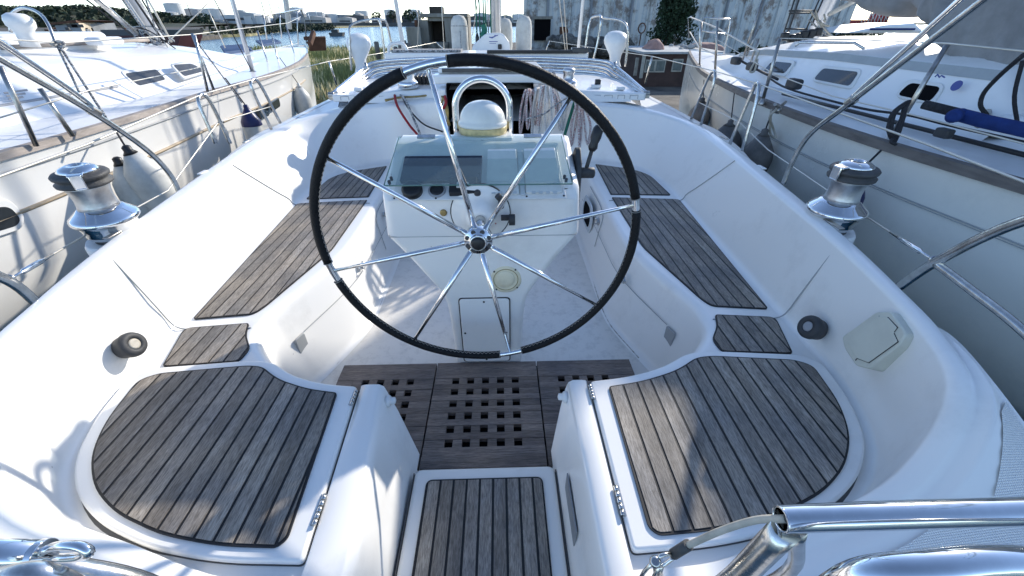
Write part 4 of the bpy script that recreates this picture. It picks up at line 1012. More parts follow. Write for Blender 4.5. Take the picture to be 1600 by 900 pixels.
# pushpit side frames
tubeP('pushpit', [at(1403, 449, x=1.46), crR, at(1600, 345, x=1.45), (1.42, .72, 1.22), (1.40, .5, 1.24), (1.30, .28, 1.16), (1.05, .20, 1.075)], .0145)
tubeP('pushpit_brace', [crR + Vector((0, 0, -.005)), at(1520, 455, x=1.45), at(1604, 522, x=1.44), (1.42, .55, .76), (1.38, .42, .69)], .0125)
tubeP('pushpit', [at(62, 478, x=-1.46), crL, (-1.46, .93, 1.06), (-1.42, .72, 1.22), (-1.40, .5, 1.24), (-1.30, .28, 1.16), (-1.05, .2, 1.075)], .0145)
# top rail across the stern, open end where the gate wire comes out
e0 = at(1222, 811, y=.235); e1 = at(1400, 805, y=.225); e2 = at(1620, 798, y=.225)
b_ = MB(); b_.tube([e0, e0.lerp(e1, .5), e1, e2, (1.05, .2, 1.075)], .0152, 20, caps=False); b_.tube([e0, e0.lerp(e1, .5)], .0125, 20, caps=False); b_.build('stern_rail', 'chrome', Y)
b_ = MB(); b_.tube([e0 + Vector((-.001 + .0138 * 0, .0138 * math.cos(t), .0138 * math.sin(t))) for t in [2 * math.pi * k / 20 for k in range(20)]], .0018, 6, closed=True); b_.build('rail_rim', 'chrome', Y)
tubeP('stern_rail_leg', [e0.lerp(e1, .06) + Vector((0, -.004, -.016)), at(1130, 915, y=.235) + Vector((0, 0, -.02)), at(1010, 985, y=.235), (.30, .22, .50)], .0165, 'steel')
tubeP('stern_rail_brace', [e0.lerp(e1, .2) + Vector((0, .0, -.02)), at(1215, 905, y=.29), (.36, .27, .5)], .011, 'steel')
tubeP('lower_stern_rail', [at(1250, 960, y=.17), at(1345, 900, y=.165), at(1440, 888, y=.16), at(1620, 880, y=.16), (1.0, .12, .97)], .0152, 'chrome', 18)
l0 = at(62, 866, y=.235); l1 = at(-40, 864, y=.235)
b_ = MB(); b_.tube([l0, l1, (-1.05, .2, 1.075)], .0150, 20); sr = b_.build('stern_rail', 'chrome', Y)
b_ = MB(); b_.lathe([(.0165, -.004), (.0165, .005)], l0 + Vector((.002, 0, 0)), (1, 0, .0), 24); b_.build('rail_end_plate', 'chrome', sr, bevel=.001)
b_ = MB(); b_.tube(cat([l0 + Vector((.004, 0, .005)), at(95, 853, y=.225), at(128, 855, y=.222), at(139, 862, y=.22), at(128, 869, y=.222), at(95, 872, y=.225), l0 + Vector((.004, 0, -.006))], 6), .0052, 10); b_.build('rail_eye', 'chrome', sr)
tubeP('stern_rail_leg', [at(20, 876, y=.24), at(110, 890, y=.24), at(225, 915, y=.245), (-.30, .23, .50)], .0145, 'steel')
tubeP('stern_rail_brace', [at(-10, 905, y=.2), at(60, 897, y=.2), at(140, 930, y=.2)], .012, 'steel')
# gate wire
wv = [e0.lerp(e1, .04), at(1185, 812, y=.25), at(1130, 828, y=.262), at(1073, 853, y=.27)]
b_ = MB(); b_.tube(cat(wv, 6), .0048, 10); gw = b_.build('gate_wire', 'cable_old', Y)
b_ = MB(); b_.tube([at(1076, 851, y=.27), at(1052, 866, y=.275)], .0078, 10); b_.build('wire_sleeve', 'cover_cap', gw)
b_ = MB(); kc = at(1030, 876, y=.275)
b_.tube(cat([at(1053, 866, y=.275), at(1040, 866, y=.27), at(1030, 870, y=.268), at(1034, 884, y=.272), at(1052, 872, y=.276)], 6), .0030, 8)
b_.lathe([(.0085, -.006), (.0085, .006), (.005, .009)], at(1024, 878, y=.265), Vector(ray(1024, 878)) * -1, 16)
b_.tube([at(1022, 876, y=.27), at(1006, 894, y=.27), at(1000, 905, y=.27)], .003, 8); b_.tube([at(1030, 884, y=.27), at(1022, 900, y=.27), at(1018, 910, y=.27)], .003, 8)
b_.tube([at(1030, 878, y=.28), at(1028, 890, y=.28), at(1030, 910, y=.28)], .008, 10)
b_.build('pelican_hook', 'steel', gw)
# arch tubes (folded sun-awning frame) rising past the camera
for s in (1, -1):
    if s > 0:
        a = [at(1224, 287, x=1.70), at(1234, 262, x=1.70), at(1262, 214, x=1.70), at(1325, 163, x=1.70), at(1540, -3, x=1.70)]
        c_ = [at(1328, 156, x=1.715), at(1345, 140, x=1.715), at(1500, 0, x=1.715)]
        cl = at(1330, 158, x=1.705)
    else:
        a = [at(281, 303, x=-1.70), at(268, 276, x=-1.70), at(236, 240, x=-1.70), at(145, 176, x=-1.70), at(0, 92, x=-1.70)]
        c_ = [at(150, 172, x=-1.715), at(120, 148, x=-1.715), at(0, 66, x=-1.715)]
        cl = at(146, 174, x=-1.705)
    ext = lambda q: q + [q[-1] + (q[-1] - q[-2]).normalized() * 1.6]
    tubeP('awning_bow', ext(a), .0125, 'steel'); tubeP('awning_bow', ext(c_), .0115, 'chrome')
    b_ = MB(); d = (a[-1] - a[-2]).normalized(); b_.tube([cl - d * .02, cl + d * .02], .021, 12); b_.build('bow_clamp', 'steel_old', Y, bevel=.002)
# raised hinge pads on the coaming top
for s in (1, -1):
    for i_, (y0, ln) in enumerate(((1.48, .10), (2.25, .07), (2.95, .10))):
        x = 1.40 + (y0 - 1.32) * .165; b_ = MB(); b_.box(((x + .02) * s, y0, .806), (.022, ln, .006)); b_.build('deck_plate', 'steel_old' if i_ != 1 else 'plastic_white', Y, bevel=.002)

# ================================================================== LINES AND GEAR LYING ON THE YACHT (things of their own)
def rope(name, pts, r, m_, label, cat_='rope', group=None, sub=6, n=7):
    b_ = MB(); b_.tube(cat([Vector(p) for p in pts], sub), r, n); o = b_.build(name, m_); tag(o, label, cat_, group); return o
rope('rope', [at(616, 145, y=4.0), at(622, 168, y=3.76), at(640, 196, y=3.72), at(655, 215, y=3.70), at(660, 235, y=3.7)], .011, 'rope_red', 'red rope hanging down the port bulkhead behind the wheel rim')
rope('rope', [at(624, 147, y=4.0), at(634, 158, y=3.78), at(646, 185, y=3.73), at(657, 212, y=3.71), at(662, 235, y=3.7)], .010, 'rope_grey', 'grey flecked rope hanging beside the red rope on the port bulkhead')
rope('rope', [at(626, 146, y=3.99), at(640, 172, y=3.76), at(662, 194, y=3.74), at(692, 206, y=3.73)], .007, 'rope_dark', 'thin black line curving from the port winch towards the compass')
b_ = MB()
for k in range(3): b_.tube(cat([at(690 + k * 3, 150, y=3.72), at(700 - k * 2, 170, y=3.68), at(697 + k * 3, 196, y=3.68), at(688 + k, 175, y=3.69), at(692, 150, y=3.72)], 6), .007, 6)
o = b_.build('rope_coil', 'brass'); tag(o, 'small tan rope coil hanging just left of the companionway', 'rope')
tag(rope('rope', [at(695, 150, y=3.70), at(697, 160, y=3.66), at(693, 170, y=3.66)], .012, 'rope_red', None, None), 'short red rope end knotted over the tan coil', 'rope')
# coils on the starboard bulkhead
def coil(px0, px1, top, bot, n, m_, y, r, label, seed):
    rs = random.Random(seed); b_ = MB()
    for k in range(n):
        t = k / max(1, n - 1); xa = px0 + (px1 - px0) * t
        tp = top + rs.uniform(-3, 4) + 7 * abs(t - .5); bt = bot + rs.uniform(-12, 6); w_ = rs.uniform(3, 6)
        yk = y - .02 * rs.random() - .05 * math.sin(math.pi * t)
        pts = [at(xa + 2, tp - 2, y=y + .08), at(xa, tp, y=yk), at(xa + (t - .5) * 10 - w_ * .4, (tp + bt) / 2, y=yk), at(xa + (t - .5) * 14, bt, y=yk), at(xa + w_ + (t - .5) * 12, (tp + bt) / 2, y=yk + .02), at(xa + w_ * .6, tp + 1, y=yk + .03), at(xa + 4, tp - 3, y=y + .1)]
        b_.tube(cat(pts, 5), r, 6)
    o = b_.build('rope_coil', m_); tag(o, label, 'rope'); return o
coil(820, 829, 142, 206, 3, 'rope_fleck', 3.70, .0095, 'red flecked rope coil hanging at the edge of the dark companionway', 1)
coil(838, 868, 133, 206, 5, 'rope_white', 3.66, .0085, 'large white rope coil draped over the starboard bulkhead', 2)
coil(848, 864, 135, 200, 2, 'rope_fleck', 3.63, .009, 'flecked rope hank hanging in front of the white coil', 3)
coil(886, 898, 150, 214, 2, 'rope_white', 3.68, .0085, 'slim white rope hank between the green line and the throttle lever', 4)
coil(900, 911, 160, 226, 3, 'rope_fleck', 3.66, .0095, 'thick red flecked rope hank nearest the throttle lever', 5)
rope('rope', [at(903, 148, y=3.9), at(899, 156, y=3.74), at(890, 185, y=3.68), at(882, 212, y=3.66)], .0135, 'rope_green', 'flat green line hanging on the starboard bulkhead between two white hanks')
rope('rope', [at(822, 186, y=3.60), at(850, 178, y=3.55), at(868, 164, y=3.58), at(890, 150, y=3.7)], .0065, 'rope_grey', 'thin grey line tied across the white rope coil')

# fenders and canister stowed on the fore deck
def fender_body(b_, base, axis, L_, r, mi=0):
    pr = [(.02, 0), (r * .55, .03), (r * .9, .09), (r, .16), (r, L_ - .16), (r * .9, L_ - .07), (r * .6, L_ - .015), (.001, L_)]
    b_.lathe(pr, base, axis, 26, mi); return b_
for (x, y0, y1, yy, w_, lab) in ((720, 84, 23, 7.1, .125, 'upright white fender with a dark seam left of the mast'), (818, 84, 24, 7.1, .12, 'upright white fender right of the mast against the pale building'), (789, 80, 28, 7.5, .12, 'upright white fender just behind the white canister')):
    p0 = at(x, y0, y=yy); p1 = at(x, y1, y=yy)
    b_ = MB(); fender_body(b_, (p0.x, yy, p0.z - .1), (0, 0, 1), p1.z - p0.z + .1, w_); o = b_.build('fender', ['canvas_white']); tag(o, lab, 'fender', 'fenders stowed upright by the mast')
    if x == 720:
        b_ = MB(); b_.tube([(p0.x + .02, yy - w_ - .001, p0.z - .05), (p0.x + .02, yy - w_ - .001, p1.z - .2)], .004, 5); WM[o] = Matrix.Translation(o.location); b_.build('seam', 'rope_grey', o)
        b_ = MB(); b_.lathe([(w_ + .002, 0), (w_ + .002, .008)], (p0.x, yy, p1.z - .14), None, 26); b_.build('band', 'rope_grey', o)
p0 = at(738, 82, y=6.6); p1 = at(797, 52, y=6.6)
b_ = MB(); sec_ = rnd([(p0.x, p0.z - .03), (p1.x, p0.z - .03), (p1.x, p1.z - .12), (p1.x - .10, p1.z), (p0.x + .2, p1.z), (p0.x, p1.z - .15)], .05)
b_.prism([(a, c_) for a, c_ in sec_], -.35, 0, rot=Matrix(((1, 0, 0), (0, 0, -1), (0, 1, 0))), c=(0, 6.6, 0))
cn = b_.build('liferaft_canister', 'plastic_white', None, bevel=.015); tag(cn, 'white moulded canister with small blue emblem strapped in front of the mast', 'canister')
b_ = MB()
q = [at(x, y, y=6.597) for x, y in ((764, 57), (768, 58), (779, 54), (778, 55), (769, 60), (765, 59))]
b_.add(q, [list(range(6))]); b_.box(at(775, 55.5, y=6.596), (.05, .002, .008)); b_.box(at(771, 65, y=6.596), (.12, .002, .008)); b_.box(at(770, 68, y=6.596), (.09, .002, .005)); b_.build('emblem', 'label_blue', cn)
b_ = MB(); b_.box(at(781, 73, y=6.58), (.055, .03, .06)); b_.build('buckle', 'black', cn, bevel=.01)
# ================================================================== NEIGHBOUR YACHTS
def boat_hull(root, sheer, cx, hullm, s, toe, toem, tw=.026, th=.022):
    """s=+1 when the side we see is the one with larger X than the centre"""
    sh = cat([Vector(p) for p in sheer], 6)
    prof = ((0, 0.02), (.012, -.0), (.02, -.28), (.07, -.6), (.26, -.95), (.70, -1.28), (1.2, -1.6))
    for side in (1, -1):
        b_ = MB(); rows = []
        for p in sh:
            hw = abs(p.x - cx); rows.append([Vector((cx + side * s * (hw - min(o * min(1, hw / .6), hw * .9)), p.y - (o * .25 if hw < 1.2 else 0), p.z + z)) for (o, z) in prof])
        b_.loft(rows, flip=(side * s > 0)); b_.build('hull', hullm, root, merge=True)
    b_ = MB(); rows = []
    for p in sh:
        hw = abs(p.x - cx); rows.append([Vector((cx + t * (hw - .01), p.y, p.z + .0 + .06 * (1 - t * t) * min(1, hw))) for t in (-1, -.75, -.5, -.25, 0, .25, .5, .75, 1)])
    b_.loft(rows, flip=True); b_.build('deck', 'deck_white', root)
    b_ = MB()
    rows = []
    for p in sh[toe[0]:toe[1]]:
        x0 = p.x - s * tw; x1 = p.x + s * .008
        rows.append([Vector((x0, p.y, p.z + .005)), Vector((x0, p.y, p.z + th + .012)), Vector((x1, p.y, p.z + th + .008)), Vector((x1 + s * .004, p.y, p.z - .008)), Vector((x0, p.y, p.z - .008))])
    b_.loft(rows, closed=True, smooth=False); b_.build('toe_rail', toem, root)
    return sh
def on_poly(sh, yv):
    for i in range(len(sh) - 1):
        a, b2 = sh[i], sh[i + 1]
        if (a.y - yv) * (b2.y - yv) <= 0 and abs(a.y - b2.y) > 1e-6: return a.lerp(b2, (yv - a.y) / (b2.y - a.y))
    return sh[-1]
def win(root, px_out, px_in, p0, n, frame='window_frame', glass='window_dark', name='window'):
    p0 = Vector(p0); n = Vector(n).normalized()
    def pl(q, h): return [at_plane(x, y, p0 + n * h, n) for x, y in q]
    P = pl(px_out, 0); c = sum(P, Vector()) / len(P); ux = (P[1] - P[0]).normalized(); uy = n.cross(ux); RM = Matrix((ux, uy, n)).transposed()
    b_ = MB(); b_.prism(rnd([((p - c).dot(ux), (p - c).dot(uy)) for p in P], .05), -.01, .014, rot=RM, c=c); w_ = b_.build(name, frame, root, bevel=.004)
    P = pl(px_in, 0); b_ = MB(); b_.prism(rnd([((p - c).dot(ux), (p - c).dot(uy)) for p in P], .035), 0, .017, rot=RM, c=c); b_.build('pane', glass, w_)
    return w_
def wireT(name, pts, r, m_, root, sub=0, n=7):
    b_ = MB(); b_.tube(cat(pts, sub) if sub else pts, r, n); return b_.build(name, m_, root)

# ---------------- port neighbour
LB = thing('sailing_yacht', (-4.7, 4, -.55), 'white yacht alongside to port with brown toe rail and three side windows', 'sailing yacht')
shL = boat_hull(LB, [(-4.7, 11.7, 1.0), (-4.25, 10.7, .97), (-3.55, 8.8, .93), (-3.12, 7.2, .91), (-2.90, 5.8, .9), (-2.78, 4.4, .9), (-2.63, 3.3, .9), (-2.55, 2.3, .9), (-2.55, 1.0, .9), (-2.62, -.6, .9)], -4.7, 'hull_left', 1, (10, 49), 'toe_wood')
def hullpt(sh, yv, dzv, s, cx):
    p = on_poly(sh, yv); prof = ((0, 0), (.02, -.28), (.07, -.6), (.26, -.95))
    for i in range(3):
        (o0, z0), (o1, z1) = prof[i], prof[i + 1]
        if z1 <= dzv <= z0: o = o0 + (o1 - o0) * (dzv - z0) / (z1 - z0); break
    return Vector((p.x - s * (o - .004), p.y, p.z + dzv))
b_ = MB(); b_.tube([hullpt(shL, y, -.27, 1, -4.7) for y in [8 - .4 * k for k in range(22)]], .011, 6); b_.build('cove_stripe', 'stripe_tan', LB)
b_ = MB(); b_.tube([hullpt(shL, y, -.07, 1, -4.7) for y in [8 - .4 * k for k in range(22)]], .006, 6); b_.build('rubbing_seam', 'seam', LB)
# cabin with rounded shoulders
b_ = MB(); rows = []
for (y, xb, xt, zt, zc) in ((-.8, 1.52, 1.28, 1.17, 1.30), (1.5, 1.54, 1.30, 1.20, 1.33), (4.0, 1.50, 1.24, 1.22, 1.36), (5.6, 1.34, 1.06, 1.19, 1.33), (6.8, 1.12, .82, 1.12, 1.22), (8.0, .78, .55, 1.0, 1.04), (8.5, .6, .4, .96, .97)):
    half = [(xb + .03, .92), (xb, .95), (xt + .05, zt - .05), (xt + .015, zt - .015), (xt - .04, zt + .008), (xt * .6, zt + (zc - zt) * .62), (xt * .3, zt + (zc - zt) * .92)]
    rows.append([Vector((-4.7 + a, y, z)) for a, z in half] + [Vector((-4.7, y, zc))] + [Vector((-4.7 - a, y, z)) for a, z in half[::-1]])
b_.loft(rows); b_.build('cabin', 'deck_white', LB, auto=60)
cpn = Vector((.25, 0, .24 * 1.05)); cp0 = (-3.19, 3, .95); cpn = Vector((.25, .02, .22))
win(LB, [(186, 112), (246, 106), (264, 129), (214, 141)], [(193, 117), (243, 110), (258, 126), (216, 136)], (-3.150, 3, .95), cpn, glass='window_slats')
win(LB, [(264, 100), (299, 97), (329, 111), (286, 125)], [(269, 103), (298, 101), (321, 112), (287, 121)], (-3.175, 4.3, .95), cpn, glass='window_slats')
win(LB, [(90, 131), (122, 125), (143, 154), (118, 162)], [(97, 136), (120, 130), (137, 152), (122, 157)], (-3.135, 2, .95), cpn, glass='window_dark')
wireT('cabin_stripe', [Vector((-3.20 + .006 * 0, y, 1.03)) + Vector((-.075 + .01, 0, 0)) for y in (-.5, 1, 2, 3, 4)], .010, 'label_grey', LB)
b_ = MB()
for k in range(3): b_.box(at(25, 143 + 5 * k, x=-3.255), (.004, .16 - .03 * k, .012), None)
b_.build('faded_lettering', 'label_grey', LB)
wireT('roof_handrail', [Vector((-3.85, y, 1.33)) for y in (3.8, 4.6, 5.4)], .016, 'toe_wood', LB)
b_ = MB(); b_.box2((-5.2, 3.2, 1.25), (-3.86, 4.9, 1.42)); b_.build('sea_hood', 'deck_white', LB, bevel=.05, bseg=4)
b_ = MB(); b_.box((-3.72, 4.65, 1.345), (.16, .30, .07)); b_.build('vent_box', 'deck_white', LB, bevel=.03, bseg=3)
v0 = at(41, 57, y=3.9)
b_ = MB(); b_.lathe([(r * .86, z * .86) for r, z in ((.07, -.08), (.065, .02), (.075, .05), (.10, .08), (.105, .12), (.095, .155), (.06, .178), (.001, .182))], v0, (.12, 0, 1), 28); b_.build('mushroom_vent', 'plastic_white', LB)
wireT('vent_hoop', [at(17, 50, y=4.1), at(16, 25, y=4.1), at(32, 13, y=4.1), at(60, 20, y=4.0), at(75, 38, y=3.9), at(88, 70, y=3.8)], .012, 'steel', LB, 6, 10)
# mast, boom and furled gear
m0 = at(252, 68, y=6.2); m1 = at(205, 0, y=6.2)
b_ = MB(); d = Vector((0, 0, 1)); b_.tube([m0 - (m1 - m0) * .2, m1 + (m1 - m0) * 7], .085, 18); b_.build('mast', 'mast_alloy', LB)
for k, (xa, xb_) in enumerate(((192, 238), (198, 243), (212, 256), (222, 262), (232, 268), (228, 250))):
    p0 = at(xb_, 66, y=6.0 - .02 * k); p1 = at(xa, 0, y=6.0 - .02 * k); wireT('halyard', [p0, p1, p1 + (p1 - p0) * 6], .009 if k % 2 else .013, ('rope_grey', 'rope_white', 'black', 'rope_dark', 'wire', 'rope_grey')[k], LB)
wireT('kicker_strut', [at(145, -6, y=4.9), at(212, 52, y=5.7)], .028, 'steel', LB, 0, 12); wireT('boom_line', [at(128, -6, y=4.8), at(215, 62, y=5.8)], .008, 'rope_dark', LB)
rs = random.Random(5)
for k in range(14):
    a = at(rs.uniform(205, 240), rs.uniform(38, 60), y=6.0); c_ = at(rs.uniform(225, 275), rs.uniform(62, 78), y=5.9)
    m2 = (a + c_) / 2 + Vector((rs.uniform(-.1, .1), 0, rs.uniform(-.08, .08))); wireT('line_tail', [a, m2, c_], .007, rs.choice(['rope_white', 'rope_grey', 'rope_dark']), LB, 5, 5)
# stanchions, wires
for (pa, pb, yy, m_) in (((0, 103), (57, 228), None, 'steel_old'), ((62, 138), (114, 213), None, 'steel_old'), ((300, 52), (335, 143), None, 'steel'), ((304, 55), (325, 145), None, 'steel'), ((360, -10), (395, 112), 6.4, 'mast_alloy')):
    if yy: p0 = at(*pb, y=yy); p1 = at(*pa, y=yy)
    else:
        p0 = at(*pb, z=.92); p1 = at(*pa, y=p0.y)
    wireT('stanchion' if not yy else 'mooring_pole', [p0, p1] if not yy else [p0, p1 + (p1 - p0)], .0125 if not yy else .03, m_, LB, 0, 10)
b_ = MB(); q = at(395, 113, y=6.4); b_.lathe([(.06, 0), (.06, .02), (.035, .04)], q - Vector((0, 0, .02)), None, 16); b_.build('pole_foot', 'steel', LB)
def Lw(pts, r=.0045, m_='wire', name='lifeline', root=LB): wireT(name, [at(x, y, y=yy) for x, y, yy in pts], r, m_, root)
Lw([(-20, 60, 2.6), (20, 62, 2.8), (95, 67, 3.2), (300, 54, 4.6), (450, 36, 7.5), (470, 26, 10.5)])
Lw([(-20, 190, 2.2), (140, 141, 2.9), (300, 108, 4.4), (410, 80, 6.8), (465, 68, 10.4)], .004)
Lw([(92, 70, 3.15), (178, 203, 2.75)], .008, 'rope_grey', 'fender_line'); Lw([(90, 72, 3.15), (140, 178, 2.9)], .008, 'rope_grey', 'fender_line')
b_ = MB(); c0 = at(92, 71, y=3.15); b_.tube(cat([c0 + Vector((.03 * math.cos(t), .02 * math.sin(2 * t), .02 * math.sin(t))) for t in [k * .9 for k in range(16)]], 3), .010, 6); b_.build('knot', 'rope_grey', LB)
Lw([(330, -10, 6.5), (392, 108, 6.2)], .006, 'rope_dark', 'shroud'); Lw([(325, 15, 6.5), (352, 75, 6.6)], .006, 'wire', 'shroud'); Lw([(330, 0, 7), (262, 66, 6.6)], .008, 'wire', 'shroud')
Lw([(300, 55, 4.6), (352, 125, 4.6), (378, 160, 4.5)], .007, 'rope_grey', 'fender_line')
# pulpit and anchor at the bow
for pts in ([(417, 62, 8.3), (412, 24, 8.4), (440, 20, 9.6), (470, 14, 11)], [(440, 60, 9.6), (436, 10, 9.7)], [(466, 70, 10.9), (464, 20, 11), (470, 14, 11.2), (476, 30, 11.4), (479, 68, 11.5)], [(425, 118, 7.7), (402, 48, 7.9)], [(463, 95, 9.4), (447, 40, 9.8)], [(440, 110, 8.2), (437, 104, 8.1), (424, 52, 8.5)]):
    wireT('pulpit_tube', [at(x, y, y=yy) for x, y, yy in pts], .014, 'steel', LB, 0, 8)
b_ = MB(); a0 = at(487, 60, y=11.5); b_.box(a0, (.10, .5, .10), Matrix.Rotation(.5, 3, 'X')); b_.box(a0 + Vector((.0, .28, -.12)), (.42, .06, .34), Matrix.Rotation(.7, 3, 'Z') @ Matrix.Rotation(.5, 3, 'X')); b_.box(a0 + Vector((-.12, .1, .0)), (.12, .3, .08)); b_.build('anchor', 'rust', LB, bevel=.02)
wireT('furled_headsail', [at(452, 45, y=10.5), at(446, -5, y=10.5), at(430, -80, y=10.4)], .055, 'canvas_white', LB, 0, 12)
# hatches on its fore deck and a deck block
for q in ([(345, 75), (385, 72), (395, 80), (352, 86)], [(400, 66), (430, 63), (440, 68), (410, 73)]):
    b_ = MB(); P = [at(x, y, z=.985) for x, y in q]; b_.add(P + [p + Vector((0, 0, .05)) for p in P], [(4, 5, 6, 7), (0, 1, 5, 4), (1, 2, 6, 5), (2, 3, 7, 6), (3, 0, 4, 7)]); b_.build('deck_hatch', 'quay_blue', LB, bevel=.01)
# hull ports
n_ = Vector((1, .02, -.05))
P_ = hullpt(shL, 2.0, -.35, 1, -4.7)
win(LB, [(-30, 316), (12, 310), (36, 340), (30, 358), (-30, 378)], [(-30, 326), (10, 322), (27, 342), (22, 352), (-30, 368)], P_, n_)
P_ = hullpt(shL, 6.2, -.35, 1, -4.7); n_ = Vector((1, .15, -.05))
win(LB, [(401, 171), (416, 162), (420, 180), (406, 188)], [(402, 172), (415, 164), (419, 179), (407, 186)], P_, n_, 'window_slats')
win(LB, [(421, 160), (434, 152), (437, 166), (425, 174)], [(422, 161), (433, 154), (436, 165), (426, 172)], hullpt(shL, 6.6, -.35, 1, -4.7), Vector((1, .2, -.05)), 'window_slats')

def fender(p_top, L_, r, body, top, label, axis=(0, 0, -1), line_to=None, cap=0):
    p = Vector(p_top); ax = Vector(axis).normalized()
    root = thing('fender', p + ax * L_, label, 'fender')
    b_ = MB(); b_.lathe([(r * .35, .0), (r * .62, .05), (r * .93, .11), (r, .17), (r, L_ - .17), (r * .92, L_ - .09), (r * .6, L_ - .02), (.001, L_)], p, ax, 26); b_.build('fender_body', body, root)
    b_ = MB(); b_.lathe([(.012, -.055), (.026, -.045), (.026, -.02), (r * .37, .0)] + [(r * .66, .05), (r * .965, .11), (r * 1.015, .15), (r * 1.01, .155)][:cap], p, ax, 26); b_.build('end_cap', top, root)
    if line_to is not None:
        b_ = MB(); b_.tube([p - ax * .05, Vector(line_to)], .006, 6); b_.build('lanyard', 'rope_dark', root)
    return root
f0 = at(386, 172, x=-2.62); fender(f0, .52, .10, 'fender', 'fender_blue', 'white fender with dark blue end hanging near the bow of the port yacht', line_to=at(352, 122, x=-2.75), cap=4)
f0 = at(204, 240, x=-2.36); fender(f0, .66, .115, 'fender', 'black', 'large white fender with black end hanging behind the port winch', axis=(.12, .1, -1), line_to=at(178, 200, x=-2.5))
f0 = at(188, 258, x=-2.48); fender(f0, .60, .10, 'fender', 'black', 'white fender half hidden behind the larger black ended one', axis=(.02, 0, -1))
f0 = at(467, 136, x=-3.0); fender(f0, .50, .13, 'fender', 'fender', 'pale fender hanging at the bow of the port yacht', line_to=at(437, 90, x=-3.3))

# ---------------- starboard neighbour
RB = thing('sailing_yacht', (4.1, 4, -.55), 'white yacht alongside to starboard under a grey sail cover', 'sailing yacht')
shR = boat_hull(RB, [(4.1, 9.7, 1.0), (3.75, 8.8, .97), (3.2, 7.2, .93), (2.82, 6.0, .91), (2.50, 4.5, .9), (2.30, 3.2, .9), (2.25, 2.3, .9), (2.29, 1.6, .9), (2.36, .7, .9), (2.5, -.6, .9)], 4.1, 'hull_right', -1, (4, 52), 'toe_dark', .032, .03)
for dzv, r in ((-.20, .0035), (-.212, .002)):
    b_ = MB(); b_.tube([hullpt(shR, y, dzv, -1, 4.1) for y in [8 - .4 * k for k in range(21)]], r, 6); b_.build('hull_crease', 'seam', RB)
b_ = MB(); rows = []
for (y, xb, xt, zt, zc) in ((2.30, 1.23, 1.07, 1.00, 1.02), (2.55, 1.23, 1.07, 1.265, 1.39), (4.0, 1.18, 1.02, 1.27, 1.40), (5.4, 1.02, .84, 1.23, 1.36), (6.6, .78, .56, 1.12, 1.20), (7.4, .55, .32, 1.0, 1.03)):
    half = [(xb + .03, .93), (xb, .96), (xt + .035, zt - .06), (xt + .012, zt - .02), (xt - .05, zt + .006), (xt * .6, zt + (zc - zt) * .62), (xt * .3, zt + (zc - zt) * .92)]
    rows.append([Vector((4.1 + a, y, z)) for a, z in half] + [Vector((4.1, y, zc))] + [Vector((4.1 - a, y, z)) for a, z in half[::-1]])
b_.loft(rows); b_.build('cabin', 'deck_white', RB, auto=60)
b_ = MB(); b_.prism(rnd([(2.98, 2.7), (3.28, 2.7), (3.34, -.6), (2.98, -.6)], .1), .90, 1.06); b_.build('cockpit_coaming', 'deck_white', RB, bevel=.04, bseg=4)
b_ = MB(); b_.loft([[Vector((4.1 - (a + .016), y, zt - .055)), Vector((4.1 - (a - .005), y, zt + .0))] for (y, a, zt) in ((2.56, 1.09, 1.264), (4.0, 1.04, 1.27), (5.4, .865, 1.23), (6.4, .63, 1.145))]); b_.build('cabin_stripe', 'stripe_grey', RB)
n_ = Vector((-.30, -.0, .16)); 
win(RB, [(1268, 127), (1286, 103), (1350, 109), (1332, 141)], [(1273, 125), (1288, 108), (1344, 114), (1329, 136)], (2.915, 3.5, .98), n_)
win(RB, [(1186, 115), (1204, 93), (1245, 95), (1229, 120)], [(1194, 112), (1208, 97), (1240, 100), (1227, 116)], (2.98, 4.6, .98), n_)
win(RB, [(1398, 152), (1420, 124), (1480, 132), (1460, 165)], [(1404, 150), (1424, 131), (1473, 138), (1455, 161)], (2.885, 2.5, .98), n_, glass='interior')
b_ = MB(); P = [at_plane(x, y, (2.87, 2.5, .98), n_) for x, y in ((1441, 147), (1457, 149), (1452, 157), (1436, 155))]; b_.add(P, [(0, 1, 2, 3)]); b_.build('opened_pane', 'hut_frame', RB)
wireT('roof_handrail', [at(1243, 72, y=4.4), at(1250, 66, y=4.4), at(1335, 67, y=3.9), at(1350, 76, y=3.8)], .011, 'steel', RB, 0, 8)
b_ = MB(); b_.lathe([(.03, 0), (.03, .004)], at(1495, 134, x=2.93), (-1, 0, .3), 20); b_.build('round_emblem', 'label_blue', RB)
wireT('script_lettering', [at(x, y, x=2.90) for x, y in ((1461, 120), (1465, 116), (1468, 121), (1471, 118), (1476, 121))], .004, 'label_blue', RB)
# deck hardware
wireT('genoa_track', [Vector((2.70, y, .945)) for y in (1.4, 2.4, 3.3, 4.0)], .014, 'black', RB, 0, 6)
for (x, y, yy) in ((1241, 131, 3.75), (1175, 104, 5.0), (1150, 95, 5.4)):
    b_ = MB(); b_.box(at(x, y, y=yy), (.08, .14, .08)); b_.build('deck_block', 'rubber', RB, bevel=.02)
wireT('deck_line', [at(1200, 121, y=4.4), at(1230, 138, y=3.8), at(1300, 158, y=3.2), at(1360, 172, y=2.85), at(1420, 180, y=2.6), at(1480, 195, y=2.4), at(1600, 222, y=2.05)], .008, 'rope_dark', RB, 5)
b_ = MB(); c0 = at(1217, 168, z=.96); b_.tube([c0 + Vector((-.07, -.05, .03)), c0, c0 + Vector((.07, .05, .03))], .012, 8); b_.lathe([(.02, -.04), (.02, .0)], c0, None, 10); b_.build('cleat', 'steel_old', RB)
